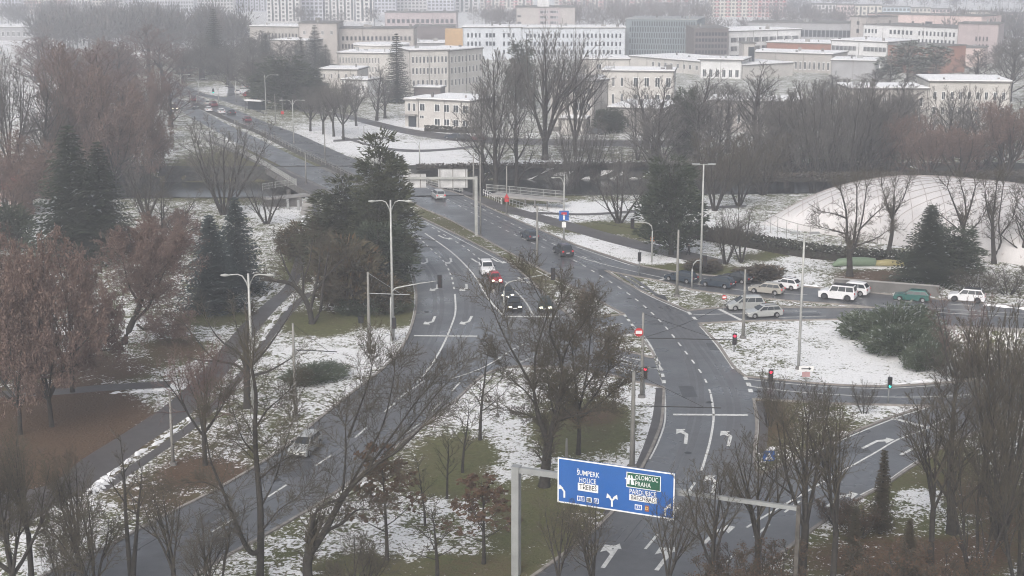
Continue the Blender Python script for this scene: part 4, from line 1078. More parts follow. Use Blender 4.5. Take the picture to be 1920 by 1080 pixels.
a, b = G(1563,541)-off, G(1760,556)-off; d = (b-a).normalized(); nn = Vector((d.y,-d.x,0)); LL = (b-a).length
q = MB(); wallbox(q,0,LL,-.1,1.35,0,.22); q.build('wall', M_DCONC, wb)
q = MB(); wallbox(q,-.05,LL+.05,1.35,1.5,-.06,.28); q.build('coping', M_CONC, wb)
q = MB()
for k in range(1, int(LL/2.4)):
    wallbox(q,k*2.4-.08,k*2.4+.08,0,1.34,.22,.30)
q.build('rib', M_DCONC, wb)
ih = empty('inflatable_slide', G(1622,500), 0, 'green and yellow inflatable play slide lying by the dome hedge', 'inflatable'); ih.scale = (1.0,.8,.68)
M_IG = mat('inflatable_green', (.20,.27,.18), .5); M_IY = mat('inflatable_yellow', (.38,.33,.16), .5)
q = MB(); q.tube([(-4.6,0,.2),(-3.6,0,.95),(-2,0,1.1),(0,0,1.1),(1.4,0,1.0)], [.35,.8,.95,.95,.8], 10); q.build('body', M_IG, ih, True)
q = MB(); q.tube([(1.2,-.2,.8),(3,-.2,.9),(5.2,0,.7),(6,0,.4)], [.5,.75,.6,.3], 10); q.build('slide', M_IY, ih, True)
q = MB(); q.box(-3.2,6,-1.6,1.6,.0,.16); q.build('ground_sheet', M_WHITEP, ih)
# ------------------------------------------------------------------ lamps, poles, signals
def pole(name, label, bx, by, ty, r=.13, m=None, cat='pole', group=None, base=True):
    p = G(bx, by); h = HZ(p.y, ty)
    o = empty(name, p, 0, label, cat, group)
    q = MB(); q.tube([(0,0,-.2),(0,0,h*.5),(0,0,h)], [r*1.25,r,r*.7], 8); q.build('post', m or M_POLE, o, True)
    if base:
        q = MB(); q.tube([(0,0,-.1),(0,0,.28)], [r*2.6,r*2.2], 8); q.build('footing', M_DCONC, o)
    return o, h, p
def arm_curve(L, h, dirx, diry=0.0, rise=.9):
    d = Vector((dirx, diry, 0)).normalized()
    pts = [Vector((0,0,h-1.6))]
    for t in (.1,.25,.45,.7,1.0): pts.append(d*(L*t) + Vector((0,0,h-1.6+1.6*min(1,(t*3.2))**.6 - .1*t)))
    return pts, d
def double_lamp(bx, by, ty, label, armpx=36, r=.13, group='double armed street lamps'):
    o, h, p = pole('street_lamp', label, bx, by, ty, r, M_LAMPP, 'street lamp', group)
    L = armpx/SCL(p.y, h)
    for s in (-1, 1):
        pts, d = arm_curve(L, h, s, -.12)
        q = MB(); q.tube(pts, .07, 6); q.build('arm', M_LAMPP, o, True)
        e = pts[-1]; q = MB(); q.tube([e-d*.45, e, e+d*.4], [.08,.17,.08], 6); q.build('lamp_head', M_LAMPP, o, True)
    return o
double_lamp(737, 637, 375, 'tall double armed lamp beside the mast arm signal and road bend', 35, .14)
double_lamp(476, 772, 513, 'tall double armed lamp standing beside the footpath in the park', 43, .15)
for bx, by, ty, ap, lb in [(551,269,187,21,'double armed lamp in the dark median of the bridge'),(410,198,160,19,'far double armed lamp beyond the bridge by the bus stop'),
        (373,180,147,18,'far double armed lamp beside the hazy junction mast'),(340,176,139,17,'hazy double armed lamp where the road bends away'),(312,165,128,13,'smallest hazy double armed lamp at the end of the road')]:
    double_lamp(bx, by, ty, lb, ap, .12)
def single_lamp(bx, by, ty, label, dx, px=14, r=.12):
    o, h, p = pole('street_lamp', label, bx, by, ty, r, M_LAMPP, 'street lamp', 'single armed street lamps')
    pts, d = arm_curve(px/SCL(p.y, h), h, dx)
    q = MB(); q.tube(pts, .06, 6); q.build('arm', M_LAMPP, o, True)
    e = pts[-1]; q = MB(); q.tube([e-d*.4, e, e+d*.35], [.07,.16,.07], 6); q.build('lamp_head', M_LAMPP, o, True)
    return o, h, p
o, h, p = single_lamp(1057, 451, 332, 'single armed lamp carrying a blue and red dead end sign', -1, 20)
z_s = HZ(p.y, 413)
q = MB(); q.box(-.75,.75,-.28,-.20,z_s,z_s+1.55); q.build('blue_sign', M_BLUE, o)
q = MB(); q.box(-.14,.14,-.30,-.285,z_s+.15,z_s+1.1); q.build('sign_stem', M_WHITEP, o)
q = MB(); q.box(-.42,.42,-.31,-.30,z_s+.95,z_s+1.3); q.build('sign_bar', M_RED, o)
q = MB(); q.box(-.32,.32,-.24,-.18,z_s-1.1,z_s-.25); q.build('notice_plate', M_WHITEP, o)
single_lamp(443, 192, 151, 'far single lamp leaning over the bus stop', 1, 13)
single_lamp(499, 214, 140, 'lamp with one long arm in front of dark conifers', 1, 24)
single_lamp(787, 310, 266, 'slim lamp in the snowy park above the white gantry panels', -1, 26)
def flood(bx, by, ty, label):
    o, h, p = pole('floodlight_mast', label, bx, by, ty, .14, M_LAMPP, 'light mast', 'tall floodlight masts')
    for s in (-1, 1):
        q = MB(); q.tube([(0,0,h-.1),(s*.5,0,h),(s*.9,-.1,h)], .05, 6); q.build('arm', M_LAMPP, o)
        q = MB(); q.box(s*1.05-.5, s*1.05+.5, -.3, .2, h-.06, h+.12); q.build('lamp_head', M_STEEL, o)
flood(1313, 532, 308, 'tallest light mast with two flat heads beside the turning cars')
flood(1497, 692, 437, 'tall slim light mast rising from the snowy slope')
PL = [(693,661,510,.17,'plain wire pole on the snow beside the road bend'),(555,782,606,.15,'plain wire pole between the flat shrub and the garden path'),
 (325,872,734,.13,'weathered pole beside the footpath and pollarded tree'),(610,304,229,.12,'plain wire pole in the bridge median before the snowy park'),
 (574,345,285,.12,'plain wire pole on the near pavement of the bridge'),(683,272,236,.10,'thin dark pole standing in the snowy park'),
 (888,372,286,.15,'wire pole behind the white gantry panels'),(950,404,311,.14,'wire pole with a red warning sign beside the walkway'),
 (1007,501,386,.16,'wire pole in the grassy median among passing cars'),(901,443,290,.12,'slim pole standing close to the gantry column'),
 (1269,556,431,.17,'thick wire pole on the leafy island before the turning cars'),(1393,634,505,.16,'wire pole beside the silver cars at the stop line'),
 (1185,878,697,.20,'dark wire pole on the snowy edge of the large island'),(1203,745,586,.16,'wire pole at the traffic island carrying a no entry sign'),
 (347,160,131,.10,'hazy plain pole beyond the far junction'),(517,232,177,.12,'plain wire pole at the end of the bridge pavement'),
 (530,222,182,.09,'thin pole with a small red sign near the bridge end'),(752,522,428,.12,'slim pole beside the dark shrub and lane arrows'),
 (758,520,445,.10,'thin pole half hidden behind the dark pine'),(1062,872,822,.12,'short post with a bracket under the big bare tree'),
 (933,782,737,.07,'thin young trunk stake on the snowy island'),(645,380,330,.10,'short pole at the bridge end before the pine')]
WIREP = {}
for bx, by, ty, r, lb in PL:
    o, h, p = pole('wire_pole', lb, bx, by, ty, r, None, 'pole', 'trolley wire poles'); WIREP[bx] = (o, h, p)
def bracket(bx, px_len, dz=-.9, m=None):
    o, h, p = WIREP[bx]; L = px_len/SCL(p.y, h)
    q = MB(); q.tube([(0,0,h+dz),(L,-.3,h+dz-.1)], .045, 5); q.tube([(0,0,h-.1),(L*.8,-.24,h+dz-.05)], .02, 4); q.build('bracket_arm', m or M_WIRE, o)
bracket(693, 78, -2.4, M_STEEL); bracket(1203, 172, -2.6); bracket(1185, 165, -3.0); bracket(555, 82, -2.6); bracket(752, 70, -1.5); bracket(758, 60, -1.2)
def disc_sign(o, x, z, r, kind, y=-.22):
    n = 20; q = MB(); q.add([(x+r*math.cos(6.283*k/n), y, z+r*math.sin(6.283*k/n)) for k in range(n)]+[(x+r*math.cos(6.283*k/n), y+.04, z+r*math.sin(6.283*k/n)) for k in range(n)],
          [tuple(range(n)), tuple(range(2*n-1,n-1,-1))] + [(k,n+k,n+(k+1)%n,(k+1)%n) for k in range(n)])
    q.build('sign_disc', M_RED, o)
    if kind == 'no_entry':
        q = MB(); q.box(x-r*.72, x+r*.72, y-.012, y-.004, z-.13*r/.35, z+.13*r/.35); q.build('sign_bar', M_WHITEP, o)
o, h, p = WIREP[1203]; disc_sign(o, -.42, HZ(p.y, 622), .44, 'no_entry')
o, h, p = WIREP[950]; q = MB(); z = HZ(p.y, 368); q.add([(-.5,-.2,z-.35),(.5,-.2,z-.35),(0,-.2,z+.5)],[(0,1,2)]); q.add([(-.35,-.21,z-.95),(.35,-.21,z-.95),(.35,-.21,z-.45),(-.35,-.21,z-.45)],[(0,1,2,3)]); q.build('warning_sign', M_RED, o)
o, h, p = WIREP[530]; q = MB(); z = HZ(p.y, 214); q.box(-.4,.4,-.2,-.15,z,z+.8); q.build('warning_sign', M_RED, o)

M_LR = mat('signal_red_lit', (.6,.01,.03), .4, emit=(1.0,.02,.06), estr=2.2)
M_LG = mat('signal_green_lit', (.02,.5,.4), .4, emit=(.05,.9,.75), estr=1.2)
M_LENS = mat('signal_lens_off', (.03,.02,.02), .3)
def signal_head(o, loc, lit=None, s=1.0, ry=0.0, back=False):
    hd = empty('signal_head', loc); hd.parent = o; hd.rotation_euler = (0,0,ry)
    me_ = MB(); me_.box(-.2*s,.2*s,-.16,.1,-.55*s,.55*s); b = me_.build('housing', M_DARK, hd)
    for k, zz in enumerate((.35,0,-.35)):
        q = MB(); n = 10; r = .13*s; y = -.175
        q.add([(r*math.cos(6.283*i/n), y, zz*s+r*math.sin(6.283*i/n)) for i in range(n)], [tuple(range(n))])
        q.build('lens', M_LR if (lit == 'red' and k == 0) else M_LG if (lit == 'green' and k == 2) else M_LENS, hd)
        q = MB(); q.tube([(0,-.16,zz*s+r),(0,-.40,zz*s+r+.02)], .05, 4); q.build('visor', M_DARK, hd)
    return hd
def signal_post(bx, by, hy, label, lit=None, s=1.15, ty=None):
    o, h, p = pole('traffic_signal', label, bx, by, ty or hy-12, .07, M_STEEL, 'traffic light', 'traffic lights on posts', False)
    signal_head(o, (0,-.2,HZ(p.y,hy)), lit, s)
signal_post(1376, 660, 635, 'traffic light with a lit red lamp at the edge of the snowy slope', 'red')
signal_post(1444, 716, 703, 'traffic light with a lit red lamp beside the link road', 'red')
signal_post(1208, 742, 698, 'traffic light with a lit red lamp beside the large island corner', 'red')
signal_post(1665, 757, 716, 'traffic light with a green lamp at the tip of the leafy island', 'green', 1.0)
signal_post(1198, 517, 481, 'dark traffic light seen from behind at the slip lane')
signal_post(740, 640, 605, 'small dark traffic light beside the tall lamp at the stop line')
def signal_mast(bx, by, ty, ax, ay, label, lit=None, m=None):
    """a mast whose arm reaches to ax, ay in the photograph (same distance)"""
    p = G(bx, by); h = HZ(p.y, ty)
    o = empty('signal_mast', p, 0, label, 'traffic light', 'traffic lights on mast arms')
    q = MB(); q.tube([(0,0,-.1),(0,0,h*.6),(0,0,h-1.2)], [.14,.11,.09], 8); q.build('mast', m or M_LAMPP, o, True)
    e = Vector(((ax-bx)/SCL(p.y,h), 0, HZ(p.y, ay))); sg = 1 if e.x > 0 else -1
    q = MB(); q.tube([(0,0,h-1.2),(sg*.15,0,h-.55),(sg*.55,0,h-.15),(sg*1.2,0,h),(e.x*.6,0,(h+e.z)/2+.05),e], [.09,.09,.085,.08,.06,.05], 7); q.build('arm', m or M_LAMPP, o, True)
    signal_head(o, e + Vector((0,-.12,-.05)), lit, 1.35)
    return o, h, p
signal_mast(734, 640, 538, 827, 526, 'mast arm signal reaching over the left turn lanes')
signal_mast(945, 597, 527, 1037, 512, 'curved mast arm signal above the queue of cars at the stop line')
signal_mast(1222, 492, 417, 1184, 418, 'mast arm signal over the cycle path before the dark conifer')
signal_mast(369, 194, 171, 401, 170, 'far mast arm with a teal light at the hazy junction', 'green')
signal_mast(358, 192, 168, 335, 166, 'far mast arm reaching away at the hazy junction')
signal_mast(1297, 540, 487, 1320, 488, 'pale mast with a short arm on the leafy island')
def sign_post(bx, by, ty, label, kind):
    o, h, p = pole('sign_post', label, bx, by, ty, .05, M_STEEL, 'road sign', 'small road signs', False)
    if kind == 'no_entry': disc_sign(o, 0, h-.35, .29, 'no_entry', -.09)
    elif kind == 'ped':
        q = MB(); q.add([(-.5,-.09,h-.9),(.5,-.09,h-.9),(.5,-.09,h),(-.5,-.09,h)],[(0,1,2,3)]); q.add([(-.5,-.05,h-.9),(.5,-.05,h-.9),(.5,-.05,h),(-.5,-.05,h)],[(3,2,1,0)]); q.build('sign_plate', M_BLUE, o)
        q = MB(); q.add([(-.36,-.10,h-.78),(.36,-.10,h-.78),(0,-.10,h-.14)],[(0,1,2)]); q.build('white_triangle', M_WHITEP, o)
        q = MB(); q.tube([(-.1,-.11,h-.74),(0,-.11,h-.5),(.12,-.11,h-.74)], .035, 4); q.tube([(0,-.11,h-.5),(0,-.11,h-.33)], .05, 4); q.build('walking_figure', M_DARK, o)
    elif kind == 'direction':
        q = MB(); q.box(-.75,.75,-.1,-.05,h-.55,h); q.build('sign_plate', M_WHITEP, o)
        q = MB(); q.box(-.5,.3,-.115,-.102,h-.33,h-.23); q.add([(.25,-.11,h-.45),(.55,-.11,h-.28),(.25,-.11,h-.1)],[(0,1,2)]); q.build('arrow', M_DARK, o)
        q = MB(); q.box(-.4,.4,-.1,-.05,h-1.15,h-.62); q.build('lower_plate', mat('sign_pink', (.45,.28,.28), .6), o)
    elif kind == 'orange':
        q = MB(); q.box(-.35,.35,-.1,-.05,h-.8,h); q.build('sign_plate', mat('sign_orange', (.6,.22,.10), .6), o)
    return o
sign_post(1357, 582, 552, 'small no entry sign on the leafy island before the silver van', 'no_entry')
sign_post(1440, 892, 845, 'blue pedestrian crossing sign on the corner of the leafy island', 'ped')
sign_post(1510, 722, 686, 'small white direction sign with a black arrow by the link road', 'direction')
sign_post(1223, 478, 442, 'small orange sign on a dark post beside the cycle path', 'orange')

# ------------------------------------------------------------------ big blue sign gantry
def text_obj(body, size, loc, m, parent, name='letters', ax='CENTER', width=None):
    cu = bpy.data.curves.new('txt', 'FONT'); cu.body = body; cu.size = size; cu.align_x = ax; cu.align_y = 'CENTER'; cu.extrude = .004; cu.offset = .004*size; cu.resolution_u = 2
    tmp = bpy.data.objects.new('txt', cu); COL.objects.link(tmp)
    dg = bpy.context.evaluated_depsgraph_get(); me_ = bpy.data.meshes.new_from_object(tmp.evaluated_get(dg))
    bpy.data.objects.remove(tmp); bpy.data.curves.remove(cu)
    me_.materials.clear(); me_.materials.append(m)
    o = link(name, me_, parent, loc, (math.pi/2,0,0))
    if width and me_.vertices:
        xs_ = [v.co.x for v in me_.vertices]; ww = max(xs_)-min(xs_)
        if ww > 0: o.scale = (width/ww, 1, 1)
    return o
Z1 = 9.45
s0, s1 = G(1046,857,Z1), G(1266,888,Z1)
dv = (s1-s0); SL = dv.length; rz = math.atan2(dv.y, dv.x); dv.normalize()
beam_z = 7.9
bl = s0 - dv*((s0-G(968,880,beam_z)).length) ; bl = G(968,880,beam_z); 
bb = empty('sign_gantry', (bl.x, bl.y, 0), rz, 'grey steel gantry post and beam carrying the big blue sign', 'gantry')
br_ = G(1494,953,beam_z); BL = (br_-bl).length
rz2 = math.atan2(br_.y-bl.y, br_.x-bl.x); bb.rotation_euler = (0,0,rz2)
q = MB(); q.box(-.27,.27,-.27,.27,-.2,beam_z+.2); q.build('column', M_STEEL, bb)
q = MB(); q.box(.27,SL+4,-.17,.17,beam_z-.2,beam_z+.2); q.box(SL+4,BL,-.12,.12,beam_z-.13,beam_z+.13); q.build('beam', M_STEEL, bb)
q = MB(); q.box(-.32,.32,-.32,.32,beam_z+.2,beam_z+.26); q.build('cap', M_STEEL, bb)
q = MB(); q.box(BL,BL+.26,-.13,.13,-.2,beam_z+.2); q.build('column', M_BARKG, bb)
sg = empty('direction_sign', (s0.x, s0.y, 0), rz, 'large blue overhead direction sign with white town names hung on the gantry', 'road sign')
SH = Z1 - HZ(s0.y, 941)
zb = Z1-SH
q = MB(); q.box(0,SL,.0,.08,zb,Z1); q.build('panel', M_BLUE, sg)
q = MB()
for x0,x1,z0,z1 in ((.0,SL,Z1-.09,Z1),(0,SL,zb,zb+.09),(0,.09,zb+.09,Z1-.09),(SL-.09,SL,zb+.09,Z1-.09)): q.box(x0,x1,-.025,-.003,z0,z1)
q.build('border', M_WHITEP, sg)
def sx(u): return u*SL
def szz(v): return zb + v*SH
def tx(b, u, v, s, m=M_WHITEP, wd=None): return text_obj(b, s, (sx(u), -.012, szz(v)), m, sg, 'letters', width=wd)
tx('ŠUMPERK', .265, .72, .52, wd=SL*.195); tx('HOLICE', .262, .565, .50, wd=SL*.145)
q = MB(); q.box(sx(.178),sx(.355),-.02,-.003,szz(.33),szz(.50)); q.build('white_plate', M_WHITEP, sg)
text_obj('TŘEBEŠ', .50, (sx(.267),-.028,szz(.415)), M_DARK, sg, width=SL*.15)
q = MB(); q.box(sx(.595),sx(.885),-.02,-.003,szz(.565),szz(.895)); q.build('green_plate', M_GREENS, sg)
q = MB()
for a_,b_,c_,d_ in ((.595,.885,.88,.895),(.595,.885,.565,.58),(.595,.602,.58,.88),(.878,.885,.58,.88)): q.box(sx(a_),sx(b_),-.03,-.021,szz(c_),szz(d_))
q.build('green_plate_border', M_WHITEP, sg)
text_obj('OLOMOUC', .46, (sx(.765),-.03,szz(.80)), M_WHITEP, sg, width=SL*.19)
text_obj('PRAHA', .46, (sx(.735),-.03,szz(.66)), M_WHITEP, sg, width=SL*.13)
q = MB()
for s in (-1,1):
    x = sx(.628); q.prism([(0,0)]*0 or [(x+s*.02,0),(x+s*.30,0),(x+s*.10,1)], 0, .01) if False else None
    q.add([(x+s*.05,-.03,szz(.63)),(x+s*.30,-.03,szz(.63)),(x+s*.13,-.03,szz(.83)),(x+s*.03,-.03,szz(.83))], [(0,1,2,3) if s > 0 else (3,2,1,0)])
q.box(sx(.628)-.38, sx(.628)+.38, -.032,-.026, szz(.735), szz(.765)); q.build('motorway_symbol', M_WHITEP, sg)
tx('PARDUBICE', .735, .475, .50, wd=SL*.225)
q = MB(); q.box(sx(.622),sx(.855),-.02,-.003,szz(.285),szz(.415)); q.build('white_plate', M_WHITEP, sg)
text_obj('BŘEZHRAD', .44, (sx(.738),-.028,szz(.35)), M_DARK, sg, width=SL*.205)
M_BOXB = mat('sign_shield_blue', (.05,.13,.42), .5)
for u, t, wdt in ((.205,'35',.065),(.278,'11',.045),(.34,'8',.042),(.70,'37',.06)):
    q = MB(); q.box(sx(u-wdt/2),sx(u+wdt/2),-.02,-.003,szz(.10),szz(.21)); q.build('number_plate', M_WHITEP, sg)
    q = MB(); q.box(sx(u-wdt/2)+.05,sx(u+wdt/2)-.05,-.026,-.0205,szz(.115),szz(.195)); q.build('number_field', M_DARK if t == '11' else M_BOXB, sg)
    text_obj(t, .30, (sx(u),-.034,szz(.155)), M_WHITEP, sg)
q = MB(); q.box(sx(.755),sx(.79),-.02,-.003,szz(.09),szz(.22)); q.build('number_plate', mat('sign_brown', (.30,.10,.05), .6), sg)
text_obj('D', .32, (sx(.772),-.03,szz(.155)), mat('sign_yellow', (.7,.55,.2), .6), sg)
def sarrow(u, v, kind):
    q = MB(); x, z = sx(u), szz(v); y = -.015; k_ = .74
    def sheet_(pts): 
        ar = sum(pts[i][0]*pts[(i+1)%len(pts)][1]-pts[(i+1)%len(pts)][0]*pts[i][1] for i in range(len(pts)))
        if ar < 0: pts = pts[::-1]
        q.add([(x+a*k_,y,z+b*k_) for a,b in pts], [tuple(range(len(pts)))])
    for s in ((-1,) if kind == 'l' else (1,) if kind == 'r' else (-1,1)):
        sheet_([(-.09,-.62),(.09,-.62),(.09,-.05),(.09,.02),(-.09,.02)])
        sheet_([(s*.09,-.05),(-s*.09,.02),(s*.22,.36),(s*.36,.28)])
        sheet_([(s*.08,.30),(s*.48,.62),(s*.55,.14)]); y -= .004
    q.build('lane_arrow', M_WHITEP, sg)
sarrow(.06,.26,'l'); sarrow(.475,.22,'b'); sarrow(.925,.20,'r')
q = MB()
for u in (.2,.5,.8): q.box(sx(u)-.06,sx(u)+.06,.08,.30,zb+.2,Z1-.2)
q.build('bracket', M_STEEL, sg)
# white panels seen from behind
p = G(893,441); hb = HZ(p.y, 334)
o = empty('sign_gantry', p, 0, 'pale gantry column with a beam over the road holding white panels', 'gantry')
q = MB(); q.box(-.24,.24,-.24,.24,-.2,hb+.25); q.build('column', M_LAMPP, o)
xl = (750-893)/SCL(p.y,hb)
q = MB(); q.box(xl,-.24,-.16,.16,hb-.18,hb+.18); q.build('beam', M_LAMPP, o)
for x0, x1, y0, y1, nb_, lb in ((757,799,326,353,2,'smaller white sign panel seen from behind beside the dark pine'),(822,877,317,353,3,'larger white sign panel seen from behind beside the gantry column')):
    q0 = G(893,441); sc = SCL(p.y, hb); a0, a1 = (x0-893)/sc, (x1-893)/sc; z0, z1 = HZ(p.y,y1), HZ(p.y,y0)
    e = empty('overhead_sign', (p.x+a0, p.y+.22, z0), 0, lb, 'road sign', 'white sign panels seen from behind')
    q = MB(); q.box(0,a1-a0,.0,.07,0,z1-z0); q.build('panel', mat('panel_back', (.50,.50,.50), .6, .18, .8), e)
    q = MB(); q.box(-.05,a1-a0+.05,-.03,.0,z1-z0-.08,z1-z0); q.box(-.05,a1-a0+.05,-.03,.0,0,.07); q.build('edge_rail', M_DCONC, e)
    for k in range(nb_):
        u = (a1-a0)*((k+.5)/nb_ if nb_ == 2 else (.06,.5,.94)[k]); q = MB(); q.box(u-.07,u+.07,-.06,.0,.02,z1-z0-.02); q.build('bracket', M_POLE, e)
# wires over the road
for (a, ha, b, hb_, lb) in ((1203,2.6,1393,2.8,'thin dark wire strung across the roadway between two poles'),(693,2.4,752,1.6,'thin wire spanning the lanes at the road bend'),(1269,.4,1007,.4,'thin wire spanning the carriageway to the median pole')):
    oa, h1, p1 = WIREP[a]; ob, h2, p2 = WIREP[b]
    A_, B_ = p1+Vector((0,0,h1-ha)), p2+Vector((0,0,h2-hb_))
    q = MB(); q.tube([A_.lerp(B_, t/8)-Vector((0,0,.5*math.sin(math.pi*t/8))) for t in range(9)], .025, 4); tag(q.build('overhead_wire', M_WIRE), lb, 'wire')

# ------------------------------------------------------------------ bus stop, benches, post boxes
o = empty('bus_shelter', G(478,206), -.45, 'small dark bus shelter with a white roof at the far junction', 'bus shelter')
q = MB(); q.box(-3,3,-.9,.9,2.6,2.95); q.build('roof', M_SNOW, o)
q = MB(); q.box(-3,3,.8,.9,0,2.6); q.build('back_panel', M_GLASS, o)
for x in (-2.9,0,2.9): q = MB(); q.box(x-.06,x+.06,-.8,-.7,0,2.6); q.build('post', M_DARK, o)
o = empty('waste_bin', G(677,613), 0, 'small dark bin on a post in the snow by the road bend', 'bin')
q = MB(); q.tube([(0,0,.5),(0,0,1.3)], [.32,.40], 8); q.build('bin_body', M_DARK, o)
q = MB(); q.tube([(0,0,0),(0,0,.5)], .06, 6); q.build('post', M_POLE, o)

# ------------------------------------------------------------------ pedestrians
def person(px, py, face, label, coat, trousers, stride=.28, hair=(.03,.02,.015)):
    p = G(px, py); o = empty('person', p, face, label, 'person')
    bm = bmesh.new()
    J = [(0,0,.95,.155),(0,0,1.18,.15),(0,.0,1.40,.17),(0,.01,1.50,.075),(0,.02,1.57,.07),(0,.03,1.66,.105),(0,.02,1.75,.085),
         (.11,0,.90,.11),(.12,stride*.5,.50,.075),(.12,stride*.3,.09,.05),(.12,stride*.3+.14,.04,.045),
         (-.11,0,.90,.11),(-.12,-stride*.3,.50,.075),(-.12,-stride,.12,.05),(-.12,-stride+.13,.05,.045),
         (.21,0,1.42,.075),(.26,-.10,1.14,.055),(.25,.03,.90,.042),(.25,.08,.82,.035),
         (-.21,0,1.42,.075),(-.26,.08,1.14,.055),(-.25,.20,.92,.042),(-.25,.25,.85,.035)]
    E = [(0,1),(1,2),(2,3),(3,4),(4,5),(5,6),(0,7),(7,8),(8,9),(9,10),(0,11),(11,12),(12,13),(13,14),(2,15),(15,16),(16,17),(17,18),(2,19),(19,20),(20,21),(21,22)]
    me_ = bpy.data.meshes.new('person_body'); me_.from_pydata([j[:3] for j in J], E, [])
    b = link('body', me_, o); md = b.modifiers.new('skin', 'SKIN'); 
    for i, sv in enumerate(me_.skin_vertices[0].data): sv.radius = (J[i][3], J[i][3]); sv.use_root = (i == 0)
    b.modifiers.new('sub', 'SUBSURF').levels = 1
    dg = bpy.context.evaluated_depsgraph_get(); ev = bpy.data.meshes.new_from_object(b.evaluated_get(dg)); b.modifiers.clear(); b.data = ev
    mm = [mat('coat_%s' % label[:6], coat, .8), mat('trousers_dark', trousers, .8), mat('skin_tone', (.45,.28,.21), .6), mat('hair_dark', hair, .7)]
    ev.materials.clear()
    for m in mm: ev.materials.append(m)
    for f in ev.polygons:
        c = f.center; f.use_smooth = True
        f.material_index = 3 if (c.z > 1.70 or (c.z > 1.58 and c.y < .0)) else 2 if (c.z > 1.49 or (abs(c.x) > .2 and c.z < .90 and c.z > .7)) else 0 if c.z > .78 else 1
    return o
person(1291, 479, -1.2, 'person in a dark coat walking on the cycle path past the thick pole', (.02,.02,.025), (.025,.025,.03))

# ------------------------------------------------------------------ cars
M_TYRE = M_BLACK; M_RIM = mat('wheel_rim', (.42,.42,.43), .35, metal=.6); M_RIMD = mat('wheel_rim_dark', (.05,.05,.055), .4)
M_HL = mat('headlight_lens', (.55,.55,.52), .15); M_HLON = mat('headlight_lit', (.9,.88,.75), .2, emit=(1.0,.93,.72), estr=5.0)
M_TL = mat('tail_light', (.35,.012,.015), .3); M_TLON = mat('tail_light_lit', (.45,.02,.03), .3, emit=(1,.05,.06), estr=.25); M_PLATE = mat('number_plate', (.75,.75,.73), .5); M_TRIM = mat('car_trim', (.025,.025,.027), .6)
M_CGLASS = mat('car_glass_tinted', (.03,.036,.042), .05)
CARS = {  # L, W, H, wheel r, belt z, hood z, points: hood end, windscreen top, roof rear, rear bottom of glass (x from front)
 'hatch':  (4.05,1.74,1.48,.31,.92,.86, (1.05,1.75,3.35,3.85)),
 'wagon':  (4.60,1.78,1.49,.32,.93,.86, (1.25,2.05,4.05,4.45)),
 'sedan':  (4.60,1.80,1.45,.32,.93,.86, (1.30,2.10,3.30,4.00)),
 'suv':    (4.60,1.90,1.72,.37,1.06,1.00,(1.20,1.85,4.05,4.48)),
 'offroad':(4.75,1.98,1.97,.41,1.18,1.14,(1.30,1.75,4.50,4.70)),
 'mpv':    (4.75,1.88,1.70,.33,1.02,.92, (1.00,1.95,4.30,4.65)),
 'old':    (4.00,1.65,1.42,.29,.90,.88, (1.15,1.70,3.20,3.75)),
}
CM = {}
